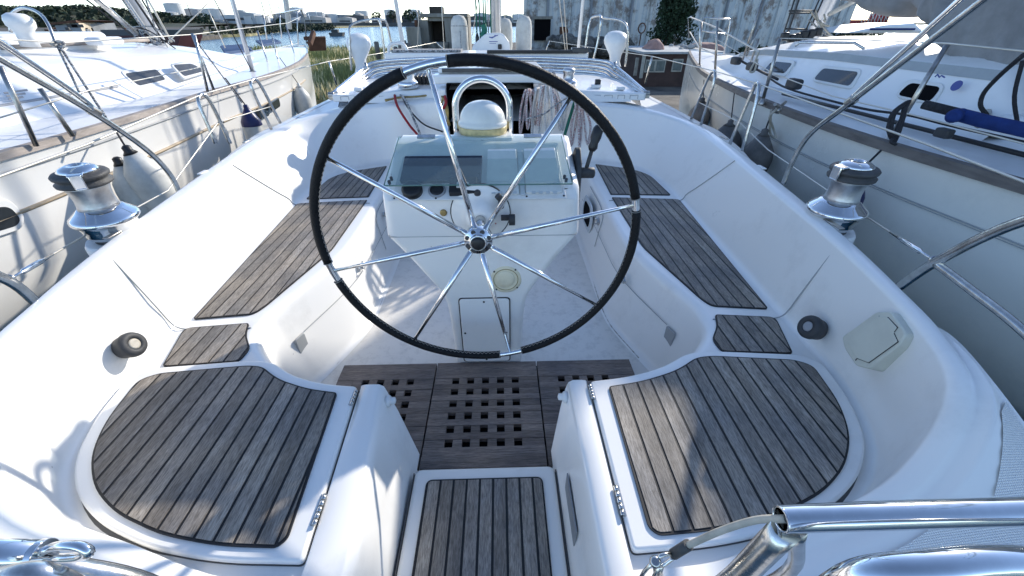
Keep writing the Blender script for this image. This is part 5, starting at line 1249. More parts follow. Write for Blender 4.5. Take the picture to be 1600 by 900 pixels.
b_ = MB(); b_.tube(cat([c0, c0 + Vector((-.06, -.02, -.05)), at(1208, 200, x=2.27), at(1212, 215, x=2.27), at(1204, 210, x=2.26), c0 + Vector((-.04, .02, -.02))], 5), .009, 6); b_.build('mooring_turns', 'cable_old', RB)
wireT('deck_line', [at(1152, 92, y=5.4), at(1185, 110, y=4.9), at(1215, 124, y=4.2)], .012, 'rope_dark', RB, 5)
b_ = MB(); b_.box(at(1475, 208, z=.98), (.05, .08, .05)); b_.build('deck_block', 'rubber', RB, bevel=.01)
# stanchions + wires
for (pa, pb) in (((1481, 68), (1390, 218)), ((1219, 60), (1191, 160)), ((1096, 34), (1093, 104)), ((1121, 32), (1117, 120))):
    p0 = at(*pb, z=.93); p1 = at(*pa, y=p0.y); wireT('stanchion', [p0, p1], .013, 'steel_old', RB, 0, 10)
    b_ = MB(); b_.lathe([(.03, 0), (.03, .01), (.016, .05)], p0 - Vector((0, 0, .02)), None, 14); b_.build('stanchion_foot', 'steel_old', RB)
for (x, y, yy) in ((1481, 68, 2.2),): pass
def Rw(pts, r=.0045, m_='wire', name='lifeline'): wireT(name, [at(x, y, y=yy) for x, y, yy in pts], r, m_, RB)
Rw([(1079, 27, 8.2), (1121, 44, 6.6), (1185, 80, 4.6)], .010, 'rope_white', 'bow_line'); Rw([(1078, 50, 8.2), (1092, 74, 7.4), (1120, 86, 6.5), (1148, 84, 6.2)], .010, 'rope_white', 'bow_line')
Rw([(1219, 60, 4.0), (1340, 62, 3.0), (1481, 68, 2.2), (1640, 84, 1.6)], .004); Rw([(1117, 60, 6), (1205, 113, 4.0), (1300, 150, 3.0), (1428, 180, 2.2), (1640, 235, 1.6)], .004)
wireT('knotted_line', [at(1187, 78, y=4.7), at(1180, 95, y=4.7), at(1172, 112, y=4.7), at(1178, 112, y=4.7), at(1184, 92, y=4.7)], .01, 'cable_old', RB, 4)
for pts in ([(1093, 90, 8.6), (1094, 40, 8.7), (1100, 28, 8.8), (1140, 30, 8.8), (1141, 34, 8.8), (1131, 84, 8.6)], [(1096, 48, 8.8), (1136, 54, 8.8)], [(1076, 60, 9.3), (1075, 28, 9.3), (1080, 26, 9.2)]):
    wireT('pulpit_tube', [at(x, y, y=yy) for x, y, yy in pts], .014, 'steel', RB, 0, 8)
for (a, c_) in (((1160, 95), (1193, -5)), ((1166, 88), (1184, 46)), ((1172, 100), (1186, 60))): Rw([(*a, 5.6), (*c_, 5.6)], .012, 'steel_old', 'shroud')
# mast with ladder-like frame, furled sail beside
m0 = at(1272, 56, y=7.0); m1 = at(1300, 0, y=7.0); b_ = MB(); b_.tube([m0 - (m1 - m0) * .3, m1 + (m1 - m0) * 8], .11, 16); b_.build('mast', 'mast_alloy', RB)
for (a, c_) in (((1224, 54), (1243, -5)), ((1232, 50), (1250, -5)), ((1258, 50), (1282, -5)), ((1268, 40), (1288, -5)), ((1233, 17), (1274, 17)), ((1233, 21), (1270, 20)), ((1228, 45), (1262, 46))): Rw([(*a, 6.7), (*c_, 6.7)], .011, 'rubber', 'mast_frame')
b_ = MB()
for (x, y) in ((1226, 57), (1237, 60), (1246, 58), (1256, 54), (1268, 52), (1278, 50), (1264, 60)): b_.box(at(x, y, y=6.5), (.09, .09, .10))
b_.build('mast_foot_blocks', 'black', RB, bevel=.02)
rs = random.Random(9)
for k in range(9):
    a = at(rs.uniform(1262, 1290), rs.uniform(10, 40), y=6.7); c_ = at(rs.uniform(1275, 1310), rs.uniform(30, 62), y=6.6); wireT('line_tail', [a, (a + c_) / 2 + Vector((.05, 0, -.05)), c_], .012, rs.choice(['rope_white', 'rope_grey', 'cable_old']), RB, 4, 5)
wireT('reef_line', [at(1296, 22, y=6.6), at(1312, 14, y=6.4), at(1332, 3, y=6.3), at(1345, -6, y=6.2)], .03, 'canvas_white', RB, 5)
# sail cover : a tall bag on the boom, creased cloth
bot = [(1338, 8), (1350, 18), (1368, 27), (1392, 28), (1410, 12), (1428, 26), (1444, 45), (1462, 62), (1478, 100), (1492, 135), (1512, 146), (1545, 150), (1575, 152), (1600, 182), (1640, 200)]
prof = []
def bx(yv): return 3.22 + (yv - 1.5) * .135          # boom swung a little towards us
bn = Vector((1, -.135, 0)).normalized()
for (x, y) in bot:
    q = at_plane(x, y, (bx(1.5) - .17, 1.5, 0), bn); prof.append((q.y, q.z))
prof.sort(reverse=True)
ys = [7.2] + [p[0] for p in prof] + [1.0]; zs = [prof[0][1] + .3] + [p[1] for p in prof] + [prof[-1][1] - .05]
def zb(yv):
    for i in range(len(ys) - 1):
        if ys[i] >= yv >= ys[i + 1]: t = (ys[i] - yv) / max(ys[i] - ys[i + 1], 1e-6); return zs[i] + (zs[i + 1] - zs[i]) * t
    return zs[-1]
from mathutils import noise as NZ
b_ = MB(); rows = []; NY = 150; y_hi, y_lo = ys[0], 1.1
for i in range(NY + 1):
    yv = y_hi + (y_lo - y_hi) * i / NY; z0 = zb(yv); z1 = 2.50 + max(0, yv - 4.4) * .42; row = []  # unseen top of the bag, height shaped for its shadow on our cockpit
    for k in range(48):
        a = 2 * math.pi * k / 48; c_, s_ = math.cos(a), math.sin(a)
        hf = (1 - c_) / 2; hf = hf ** 1.25; zc = z0 + (z1 - z0) * hf
        wx = .26 * (math.sin(math.pi * min(1, hf * .82 + .18)) ** .6) * (1 - .30 * hf) * (1 if abs(s_) > .05 else .6)
        f1 = NZ.noise(Vector((yv * 1.9, zc * .9, 3))) * .13 + NZ.noise(Vector((yv * 4.5 + zc * 2.6, zc * 1.6, 9))) * .09 + NZ.noise(Vector((yv * 11, zc * 3 + yv * 5, 5))) * .03
        f1 += -.07 * max(0, math.cos((yv - .35 * zc) * 2 * math.pi / .95)) ** 8
        dx = (wx if s_ >= 0 else -wx) * min(1, abs(s_) * 1.6) + (f1 if s_ < 0 else -f1) * min(1, abs(s_) * 2)
        row.append(Vector((bx(yv) + dx, yv + f1 * .3, zc)))
    rows.append(row)
b_.loft(rows, closed=True); b_.add(rows[0], [list(range(48))[::-1]]); b_.add(rows[-1], [list(range(48))])
b_.build('sail_cover', 'canvas', RB)
wireT('boom', [Vector((4.0, 6.9, 2.1)), Vector((3.22, 1.2, 1.6))], .07, 'mast_alloy', RB, 0, 12)
wireT('mainsheet', [at(1545, 172, y=2.5), at(1530, 195, y=2.3)], .02, 'steel_old', RB); wireT('mainsheet', [at(1600, 85, y=2.0), at(1560, 120, y=2.1), at(1535, 150, y=2.2), at(1532, 165, y=2.2), at(1542, 180, y=2.2)], .010, 'rope_dark', RB, 5)
wireT('hanging_line', [at(1598, 95, y=2.2), at(1585, 150, y=2.2), at(1590, 195, y=2.2)], .009, 'rope_dark', RB, 4)
# blue sleeved boathook on the side deck
b_ = MB(); b_.tube([at(1443, 163, z=1.10), at(1495, 176, z=1.08)], .024, 10); bh = b_.build('rolled_awning', 'rope_dark'); tag(bh, 'black rolled cloth end leading into the long blue sleeve', 'rolled cloth')
b_ = MB(); pts = [at(1488, 182, z=1.10), at(1500, 180, z=1.10), at(1540, 190, z=1.09), at(1600, 203, z=1.08), at(1680, 222, z=1.06)]
b_.tube(cat(pts, 6), [.02, .033, .031, .034, .030, .033, .034, .031], 14); bh = b_.build('rolled_awning', 'blue_cloth'); tag(bh, 'long bright blue rolled cover lying along the starboard yacht side deck', 'rolled cloth')
# black rope hank on its stanchion
b_ = MB(); rs = random.Random(3)
for k in range(7):
    t = k * .012; pts = [at(1418 + rs.uniform(-3, 5), 160 + rs.uniform(-3, 3), y=2.15), at(1396 + rs.uniform(-4, 4), 178, y=2.1), at(1390 + rs.uniform(-4, 4), 200 + rs.uniform(-4, 4), y=2.08), at(1394 + rs.uniform(-4, 6), 216 + rs.uniform(-6, 8), y=2.05), at(1404 + rs.uniform(-3, 5), 200, y=2.08), at(1412 + rs.uniform(-3, 3), 172, y=2.12)]
    b_.tube(cat(pts, 5, closed=True), .007, 6, closed=True)
b_.tube(cat([at(1396, 215, y=2.05), at(1392, 222, y=2.0), at(1400, 226, y=2.0)], 4), .007, 6); o = b_.build('rope_hank', 'rope_dark'); tag(o, 'black rope hank hanging on the leaning stanchion of the starboard yacht', 'rope')
f0 = at(1342, 276, x=2.12); fender(f0, .34, .075, 'fender_grey', 'fender_blue', 'navy topped fender hanging behind the starboard winch', cap=4, line_to=at(1390, 222, x=2.3))
f0 = at(1140, 196, x=2.33); fender(f0, .42, .15, 'fender_grey', 'fender_grey', 'fat dark grey fender between the two boarding gate hoops to starboard', line_to=at(1148, 140, x=2.5))
f0 = at(1193, 212, x=2.2); fender(f0, .36, .12, 'fender_grey', 'fender_grey', 'worn grey fender under the mooring turns of the starboard yacht', line_to=at(1207, 172, x=2.25))
f0 = at(1097, 160, x=2.55); fender(f0, .45, .13, 'fender_grey', 'rubber', 'dark fender nearest the bow of the starboard yacht', line_to=at(1100, 125, x=2.7))
# ================================================================== SETTING
b_ = MB(); b_.add([(-1500, -300, -.55), (1500, -300, -.55), (1500, 3000, -.55), (-1500, 3000, -.55)], [(0, 1, 2, 3)]); struct(b_.build('water', 'water'))
def sheet(name, pts, z, m_, th=.5):
    b_ = MB(); b_.prism([(p[0], p[1]) for p in pts], z - th, z); return struct(b_.build(name, m_))
sheet('quay_ground', [(1.6, 12.3), (1.6, 10.4), (9, 9.9), (60, 16), (90, 70), (30, 70), (-3, 45), (-4.5, 33), (-2.5, 25), (-1.2, 12.3)], -.28, 'ground')
# grassy bank with an uneven surface
b_ = MB(); rows = []
for i in range(26):
    row = []
    for j in range(30):
        t = j / 29; yv = 12.2 + 24 * (i / 25) ** 1.3; x0 = -11 - 7 * (i / 25); x1 = -1.0 - 4.0 * (i / 25)
        x = x0 + (x1 - x0) * t; e_ = min(t, 1 - t, i / 25 * 3, (25 - i) / 25 * 3) * 5
        row.append(Vector((x + .3 * NZ.noise(Vector((x, yv, 0))), yv + .25 * NZ.noise(Vector((x, yv, 4))), -.62 + min(.42, .42 * e_) + .12 * NZ.noise(Vector((x * .5, yv * .4, 7))))))
    rows.append(row)
b_.loft(rows); struct(b_.build('bank', 'grass_ground'))
gcards = {'grass_dry': MB(), 'grass_green': MB()}; rs = random.Random(21)
for k in range(15000):
    i = rs.random(); yv = 12.4 + 22.5 * i ** 1.3; t = rs.uniform(.03, .97); x = (-11 - 7 * i) * (1 - t) + (-1.0 - 4.0 * i) * t
    clump = NZ.noise(Vector((x * .45, yv * .3, 2)))
    z = -.22 + .08 * clump; hgt = rs.uniform(.12, .34) * (1 + .9 * max(0, clump)); a = rs.uniform(0, 6.28); w_ = .016 + .0012 * yv
    dx, dy = math.cos(a) * w_, math.sin(a) * w_; lx, ly = rs.uniform(-.14, .14), rs.uniform(-.14, .14)
    mb = gcards['grass_green' if (clump + rs.uniform(-.28, .28)) > .06 else 'grass_dry']
    mb.add([(x - dx, yv - dy, z - .1), (x + dx, yv + dy, z - .1), (x + lx, yv + ly, z + hgt)], [(0, 1, 2)])
for kname, mb in gcards.items(): tag(mb.build('bank_grass', kname), 'straw coloured dry grass covering the bank' if kname == 'grass_dry' else 'green patches of grass among the dry stalks on the bank', 'grass', kind='stuff')

# far land
b_ = MB(); ridge = [(-420, 26), (-260, 16), (-120, 12), (-20, 13), (30, 18), (70, 17), (110, 17), (150, 15), (190, 20), (230, 25), (265, 29), (300, 33), (330, 36), (380, 38)]
rows = []
for yv, f in ((150, 0), (165, .25), (190, .6), (215, .9), (235, 1), (300, .4)):
    row = []
    for (x, y) in ridge:
        p = at(x, y, y=235); row.append(Vector((p.x * (.65 + .35 * yv / 235) if yv < 235 else p.x, yv, max(-.6, -.6 + (p.z + .6) * f + (1.2 * NZ.noise(Vector((p.x * .05, yv * .05, 1))) if 0 < f < 1 else 0)))))
    rows.append(row)
b_.loft(rows)
struct(b_.build('hill', 'hill'))
def leafcloud(mb, c, rx, ry, rz, n, sz, rs):
    for k in range(n):
        while True:
            u = Vector((rs.uniform(-1, 1), rs.uniform(-1, 1), rs.uniform(-1, 1)))
            if u.length <= 1: break
        u = u * (u.length ** -.4 if u.length > .01 else 1)
        p = Vector(c) + Vector((u.x * rx, u.y * ry, u.z * rz)); a = Vector((rs.gauss(0, 1), rs.gauss(0, 1), rs.gauss(0, 1))).normalized(); b2 = a.orthogonal().normalized(); c2 = a.cross(b2); s_ = sz * rs.uniform(.5, 1.3)
        mb.add([p + b2 * s_, p + c2 * s_ * .7, p - b2 * s_, p - c2 * s_ * .7], [(0, 1, 2, 3)])
b_ = MB(); rs = random.Random(4)
for k in range(620):
    x = rs.uniform(-200, 330); yv = rs.uniform(160, 238)
    for i in range(len(ridge) - 1):
        if ridge[i][0] <= x <= ridge[i + 1][0]: t = (x - ridge[i][0]) / (ridge[i + 1][0] - ridge[i][0]); yy = ridge[i][1] + (ridge[i + 1][1] - ridge[i][1]) * t
    p = at(x, yy, y=235); f = min(1, max(0, (yv - 150) / 75)) ** .8
    leafcloud(b_, (p.x * (.65 + .35 * yv / 235), yv, -.6 + (p.z + .6) * f * .95 + .6), 2.6, 2.6, 1.5, 16, 1.0, rs)
tag(b_.build('hillside_trees', 'foliage_hill'), 'dark evergreen wood covering the low hill on the left horizon', 'wood', kind='stuff')
sheet('far_shore', [(-140, 255), (-60, 285), (60, 300), (260, 330), (420, 420), (420, 800), (-400, 800), (-400, 240)], .55, 'hill', 1.2)
b_ = MB(); b_.box2((-118, 248, -.6), (40, 252, 1.1)); struct(b_.build('far_quay', 'far_dark'))
def far(name, label, catg, group, mb, m_): return tag(mb.build(name, m_), label, catg, group)
def ftank(x0, x1, yt, yb_, Yd, m_, label):
    a = at(x0, yb_, y=Yd); c_ = at(x1, yb_, y=Yd); t = at((x0 + x1) / 2, yt, y=Yd); r = (c_.x - a.x) / 2
    b_ = MB(); h0 = min(a.z, .5); b_.lathe([(r, 0), (r, t.z - h0 - r * .05), (r * .6, t.z - h0 + r * .04), (.01, t.z - h0 + r * .08)], ((a.x + c_.x) / 2, Yd, h0), None, 24, smooth=False)
    o = b_.build('storage_tank', m_); tag(o, label, 'storage tank'); 
    b_ = MB(); b_.tube([((a.x + c_.x) / 2 + r * math.cos(t_ * .5236) * 1.01, Yd + r * math.sin(t_ * .5236) * 1.01, t.z - .3) for t_ in range(12)], r * .02, 4, closed=True); b_.build('rim', 'far_building', o)
for q in ((266, 291, 5, 30, 262, 'tank_white', 'tall pale tank, highest of the tanks left of the water'), (254, 281, 19, 34, 255, 'tank_grey', 'grey tank in front of the tallest tank'), (290, 320, 14, 30, 275, 'tank_grey', 'wide grey tank right of the tallest tank'), (320, 353, 14, 28, 270, 'tank_white', 'wide white tank second to the right of the tallest one'),
          (371, 386, 16, 28, 290, 'tank_grey', 'small grey tank just right of the thin mooring pole'), (378, 421, 24, 36, 258, 'tank_white', 'broad low tank near the quay right of the mooring pole'), (456, 478, 12, 30, 280, 'tank_white', 'white tank behind the port yacht bow pulpit'), (482, 509, 19, 33, 270, 'tank_grey', 'grey tank right of the port yacht bow'),
          (512, 530, 22, 32, 275, 'tank_white', 'low white tank over the dark moored barge'), (556, 576, 17, 26, 320, 'tank_white', 'white tank on the shore above the guard hoop'), (601, 618, 15, 24, 330, 'tank_white', 'white tank left of the white shroud tube'), (638, 656, 15, 24, 330, 'tank_white', 'white tank just left of the concrete ruin'), (1201, 1210, 14, 20, 330, 'tank_white', 'small tank seen past the hangar')):
    if q[0] < 1000: ftank(*q)
rs = random.Random(12)
for k in range(64):
    x = rs.choice([rs.uniform(225, 440), rs.uniform(390, 560), rs.uniform(400, 660), rs.uniform(700, 815)]); Yd = rs.uniform(254, 300) if x < 560 else rs.uniform(300, 330); hh = rs.uniform(1.5, 5.2); ww = rs.uniform(4, 15)
    p = at(x, 36, y=Yd); b_ = MB(); b_.prism([(-ww / 2, 0), (ww / 2, 0), (ww / 2, hh), (0, hh + rs.uniform(.2, .9)), (-ww / 2, hh)], -4, 4, rot=Matrix(((1, 0, 0), (0, 0, 1), (0, 1, 0))), c=(p.x, Yd, .5))
    o = b_.build('industrial_building', rs.choice(['far_building', 'tank_white', 'tank_grey', 'old_wall_grey', 'far_dark'])); tag(o, 'small industrial building on the far shore', 'building', 'low industrial buildings on the far shore')
    b_ = MB(); b_.box((p.x, Yd - 4.02, .5 + hh * .5), (ww * .7, .03, hh * .25)); b_.build('window_band', 'far_dark', o)
for k in range(34):
    x = rs.choice([rs.uniform(385, 545), rs.uniform(395, 450), rs.uniform(230, 360), rs.uniform(740, 815), rs.uniform(560, 680)]); Yd = rs.uniform(245, 290); top = rs.uniform(-4, 26); p = at(x, 37, y=Yd); t = at(x, top, y=Yd)
    b_ = MB(); b_.tube([(p.x, Yd, .0), (p.x + rs.uniform(-.2, .2), Yd, max(t.z, 4))], rs.uniform(.10, .2), 6)
    if k % 3 == 0: b_.box((p.x, Yd, max(t.z, 4) * .7), (1.6, .12, .12))
    tag(b_.build('boat_mast', rs.choice(['mast_alloy', 'far_dark', 'far_building'])), 'thin distant mast rising from the far harbour', 'mast', 'masts in the far harbour')
# round dark trees on the far quay
for i_, (x, y, Yd, r) in enumerate(((262, 38, 200, 4.0), (283, 40, 200, 2.6), (324, 39, 205, 3.6), (440, 36, 240, 2.6), (613, 23, 300, 3.0), (640, 24, 300, 4.0), (588, 25, 300, 3.0), (655, 24, 305, 3.4))):
    p = at(x, y, y=Yd); b_ = MB(); p.z = max(p.z, r * .5); leafcloud(b_, (0, 0, 0), r, r * .8, r * .75, 260, r * .16, rs); b_.v = [(v[0] + p.x, v[1] + p.y, v[2] + p.z) for v in b_.v]
    root = thing('tree', (p.x, p.y, 0), ('round dark tree on the shore left of the water', 'small dark tree between two others on the left shore', 'bushy tree under the wide white tank', 'tree behind the port yacht bow', 'tree just left of the white shroud tube', 'broad dark tree between shroud tube and ruin', 'small tree on the horizon above the guard hoop', 'tree closest to the concrete ruin')[i_], 'tree', 'trees on the far shore')
    b_.build('crown', 'foliage', root); b_ = MB(); b_.tube([(p.x, p.y, -.2), (p.x, p.y, p.z)], [.3, .2], 6); b_.build('trunk', 'branch', root)
# dark barge on the water
p = at(527, 56, z=-.5); b_ = MB(); b_.prism([(-1.0, -.25), (1.0, -.25), (1.25, .35), (-1.2, .3)], -.6, .6, rot=Matrix(((1, 0, 0), (0, 0, 1), (0, 1, 0))), c=(p.x, p.y, -.35)); bg_ = b_.build('dinghy', 'far_dark'); tag(bg_, 'small dark work boat alone on the blue water', 'boat')
b_ = MB(); b_.box((p.x - .2, p.y, .2), (1.1, .7, .45)); b_.build('wheelhouse', 'rubber', bg_)
# maroon wooden boat and derelict deckhouse on the left
root = thing('moored_barge', at(285, 78, z=-.55), 'dark maroon hull moored beyond the port yacht mast', 'boat')
b_ = MB(); a = at(205, 78, z=-.55); dpt = a.y
for nm, z0, z1, m_ in (('hull', -.6, .55, 'maroon'), ('bulwark', .55, .95, 'far_dark')):
    b_ = MB(); xa = at(190, 70, y=dpt).x; xb = at(306, 70, y=dpt).x; b_.prism([(xa, z0), (xb - (.9 if z0 < 0 else .1), z0), (xb + (.0 if z0 < 0 else .25), z1), (xa, z1)], -1.5, 1.5, rot=Matrix(((1, 0, 0), (0, 0, 1), (0, 1, 0))), c=(0, dpt, 0)); b_.build(nm, m_, root)
root = thing('derelict_deckhouse', at(130, 66, y=58), 'old deckhouse with peeling cream end wall and dark window holes', 'deckhouse')
Yd = 58; A = at(98, 64, y=Yd); B2 = at(136, 63, y=Yd); Cc = at(163, 60, y=Yd + 9); zt = at(120, 36, y=Yd).z
b_ = MB(); b_.add([(A.x, Yd, -.5), (B2.x, Yd, -.5), (B2.x, Yd, zt), (A.x, Yd, zt - .25), (A.x, Yd + 9, -.5), (Cc.x, Yd + 9, -.5), (Cc.x, Yd + 9, zt), (A.x, Yd + 9, zt)], [(0, 1, 2, 3), (4, 7, 6, 5), (0, 3, 7, 4)]); b_.build('wall', 'old_wall_grey', root)
b_ = MB(); b_.add([(B2.x, Yd, -.5), (Cc.x, Yd + 9, -.5), (Cc.x, Yd + 9, zt), (B2.x, Yd, zt)], [(0, 1, 2, 3)]); ew = b_.build('wall', 'old_plaster', root)
b_ = MB(); b_.add([(A.x - .3, Yd - .3, zt - .2), (B2.x + .1, Yd - .3, zt + .05), (Cc.x + .2, Yd + 9.2, zt + .05), (A.x, Yd + 9.2, zt), (A.x - .3, Yd - .3, zt), (B2.x + .1, Yd - .3, zt + .3), (Cc.x + .2, Yd + 9.2, zt + .3), (A.x, Yd + 9.2, zt + .2)], [(0, 1, 5, 4), (1, 2, 6, 5), (4, 5, 6, 7), (2, 3, 7, 6)]); b_.build('roof', 'rust', root)
for (x0, y0, x1, y1, m_) in ((106, 38, 111, 43, 'far_dark'), (113, 38, 120, 43, 'interior'), (122, 38, 129, 43, 'far_dark'), (110, 53, 118, 64, 'interior'), (103, 55, 110, 64, 'old_plaster')):
    p = at(x0, y1, y=Yd - .03); q = at(x1, y0, y=Yd - .03); b_ = MB(); b_.box2((p.x, Yd - .05, p.z), (q.x, Yd - .01, q.z)); b_.build('window_hole', m_, root)
for t in (.25, .55, .8):
    p = Vector((B2.x + (Cc.x - B2.x) * t, Yd + 9 * t, zt - .9)); b_ = MB(); b_.box(p, (.12, 1.0, .8), Matrix.Rotation(-math.atan2(Cc.x - B2.x, 9), 3, 'Z')); b_.build('window_hole', 'interior', root)
rs = random.Random(8)
for k in range(24):
    x = rs.uniform(60, 250); Yd = rs.uniform(52, 110); p = at(x, rs.uniform(48, 60), y=Yd); s_ = rs.uniform(.3, 1.1)
    b_ = MB(); b_.box((p.x, p.y, max(-.2, p.z)), (s_ * 2, s_, s_ * .8), Matrix.Rotation(rs.uniform(0, 3), 3, 'Z') @ Matrix.Rotation(rs.uniform(-.2, .2), 3, 'X')); b_.box((p.x + s_ * .5, p.y, max(-.2, p.z) + s_ * .5), (s_ * .5, s_ * .5, s_ * .6), Matrix.Rotation(rs.uniform(0, 3), 3, 'Z'))
    tag(b_.build('scrap_heap', rs.choice(['old_plaster', 'rock', 'far_dark', 'far_building', 'rust'])), 'heap of scrap and crates on the yard behind the port yacht', 'scrap heap', 'scrap heaps in the yard', )
sheet('yard_ground', [(-160, 44), (-37, 50), (-40, 70), (-60, 80), (-90, 240), (-300, 240)], -.1, 'ground', .8)
SL = [at(190, 58, z=-.3), at(300, 57.5, z=-.3), at(390, 54, z=-.3), at(430, 49, z=-.3), at(462, 45, z=-.3)]
sheet('left_shore', [(p.x, p.y) for p in SL] + [(-60, 247), (-200, 247)], -.2, 'grass_ground', .8)
b_ = MB(); rs = random.Random(44)
for k in range(110):
    i = rs.uniform(0, 2.2); a = int(i); p = SL[a].lerp(SL[a + 1], i - a); u = rs.random() ** .7; p = p + Vector((0, (150 - p.y) * u, 0)); r = rs.uniform(.5, 1.3) * (.5 + p.y / 200)
    leafcloud(b_, (p.x - .25 * (p.y - 80) * .5, p.y, -.2 + r * .35), r * 1.6, r, r * .55, 36, r * .26, rs)
tag(b_.build('shore_scrub', 'foliage_hill'), 'dark scrub along the near shore left of the water', 'scrub', kind='stuff')

# ---------------- concrete ruin at the water's edge
root = thing('concrete_ruin', (-3.5, 29, -.3), 'weathered concrete pier house with a dark open bay and slab roof', 'ruin')
def rb(x0, y0, x1, y1, Yd, dep, m_, nm, par=root, bev=.02):
    p = at(x0, y1, y=Yd); q = at(x1, y0, y=Yd); b_ = MB(); b_.box2((p.x, Yd, p.z), (q.x, Yd + dep, q.z)); return b_.build(nm, m_, par, bevel=bev)
rb(656, 21, 730, 27, 28, 3.2, 'concrete', 'roof_slab'); rb(671, 10, 690, 21, 28.6, 1.2, 'concrete_dark', 'roof_block'); rb(668, 27, 728, 33, 28.2, 3, 'concrete', 'lintel')
rb(639, 42, 656, 84, 27.6, 2.6, 'concrete', 'wall'); rb(656, 31, 668, 84, 28.1, 2.8, 'concrete', 'wall'); rb(668, 32, 698, 84, 30.2, .3, 'concrete_dark', 'back_wall'); rb(698, 27, 731, 84, 28.1, 2.8, 'concrete', 'wall'); rb(668, 66, 700, 84, 27.8, 2.2, 'rock', 'low_wall')
rb(648, 31, 651, 42, 27.8, .3, 'rust', 'post')
for (x, y0, y1) in ((628, 66, 88), (634, 64, 88), (641, 68, 90), (592, 66, 92), (620, 74, 92)):
    p = at(x, y1, y=20); q = at(x, y0, y=20); b_ = MB(); b_.lathe([(.11, 0), (.10, q.z - p.z), (.06, q.z - p.z + .03)], p, None, 10); tag(b_.build('mooring_post', 'toe_dark'), 'weathered wooden mooring post by the ruin', 'post', 'wooden posts at the water edge')

# ---------------- hangar
root = thing('hangar', (9, 26, -.3), 'big old hangar clad in pale blue streaked panels', 'hangar')
a = at(819, 90, y=24); c_ = at(1090, 80, y=26.5); e_ = at(1312, 74, y=30)
Wp = [Vector((a.x, a.y, 0)), Vector((c_.x, c_.y, 0)), Vector((e_.x, e_.y, 0))]
ZT = 6.6
for i in range(2):
    p, q = Wp[i], Wp[i + 1]; L_ = (q - p).length; n = int(L_ / 1.15); d = (q - p) / n; nn = Vector((d.y, -d.x, 0)).normalized()
    for k in range(n):
        u, v = p + d * k, p + d * (k + 1)
        if i == 0 and k == 0: u = u + Vector((0, 0, 0))
        b_ = MB(); o_ = nn * rs.uniform(-.02, .05)
        lo = -.4
        b_.add([u + o_ + Vector((0, 0, lo)), v + o_ + Vector((0, 0, lo)), v + o_ + Vector((0, 0, ZT)), u + o_ + Vector((0, 0, ZT)), u - nn * .2 + Vector((0, 0, lo)), v - nn * .2 + Vector((0, 0, lo)), v - nn * .2 + Vector((0, 0, ZT)), u - nn * .2 + Vector((0, 0, ZT))], [(0, 1, 2, 3), (5, 4, 7, 6), (3, 2, 6, 7)])
        b_.build('wall_panel', 'cladding', root)
        b_ = MB(); b_.box(u + nn * .09 + Vector((0, 0, (ZT + lo) / 2)), (.10, .12, ZT - lo), Matrix.Rotation(math.atan2(d.y, d.x), 3, 'Z')); b_.build('wall_rib', 'old_wall_grey' if k % 2 else 'cladding', root)
bk = [Wp[0] + Vector((2, 9, 0)), Wp[2] + Vector((0, 9, 0))]
b_ = MB(); b_.add([Wp[0] + Vector((0, .2, -.4)), bk[0] + Vector((0, 0, -.4)), bk[0] + Vector((0, 0, ZT)), Wp[0] + Vector((0, .2, ZT)), Wp[2] + Vector((0, 0, -.4)), bk[1] + Vector((0, 0, -.4)), bk[1] + Vector((0, 0, ZT)), Wp[2] + Vector((0, 0, ZT))], [(0, 1, 2, 3), (5, 4, 7, 6)]); b_.build('side_wall', 'cladding', root)
b_ = MB(); b_.add([Wp[0] + Vector((-.2, -.2, ZT)), Wp[1] + Vector((0, -.2, ZT)), Wp[2] + Vector((.2, -.2, ZT)), bk[1] + Vector((0, 0, ZT)), bk[0] + Vector((0, 0, ZT))], [(0, 1, 2, 3, 4)]); b_.build('roof', 'rust', root)
p = at(835, 63, y=23.8); q = at(861, 30, y=23.8); b_ = MB(); b_.box2((p.x, 23.86, p.z), (q.x, 24.2, q.z)); dr = b_.build('doorway', 'interior', root)
b_ = MB(); b_.box2((p.x - .08, 23.8, q.z), (q.x + .08, 23.95, q.z + .12)); b_.build('frame', 'concrete', dr)
b_ = MB(); cpt = at(881, 50, y=23.7); b_.lathe([(.22, -.05), (.22, .05)], cpt, (0, -1, 0), 18); b_.box(cpt + Vector((-.05, 0, .12)), (.34, .14, .2)); b_.build('pulley', 'rust', root)
b_ = MB(); cpt = at(1003, 44, y=24.6); b_.tube([cpt + Vector((.18 * math.cos(t), 0, .22 * math.sin(t))) for t in [2 * math.pi * k / 20 for k in range(20)]], .03, 8, closed=True); b_.tube([cpt + Vector((.0, 0, -.22)), cpt + Vector((-.02, 0, -1.1))], .03, 8); b_.build('mooring_ring', 'rust', root)
for x in (887, 1003, 945):
    pass
rs = random.Random(31)
def rock(x, y, Yd, r, label, group, m_='rock'):
    p = at(x, y, y=Yd); b_ = MB(); bm = bmesh.new(); bmesh.ops.create_icosphere(bm, subdivisions=2, radius=1)
    sx, sy, sz = rs.uniform(.8, 1.4), rs.uniform(.7, 1.1), rs.uniform(.55, .9); sd = rs.random() * 50
    vs = [(p.x + v.co.x * r * sx * (1 + .35 * NZ.noise(v.co * 1.5 + Vector((sd, 0, 0)))), Yd + v.co.y * r * sy, p.z + v.co.z * r * sz * (1 + .35 * NZ.noise(v.co * 1.5 + Vector((0, sd, 0))))) for v in bm.verts]
    b_.add(vs, [[v.index for v in f.verts] for f in bm.faces]); bm.free(); return tag(b_.build('rock', m_), label, 'rock', group)
for k in range(34):
    rock(rs.uniform(862, 1000), rs.uniform(62, 86), rs.uniform(20, 23.4), rs.uniform(.22, .5), 'grey boulder heaped against the foot of the hangar', 'boulders at the hangar foot')
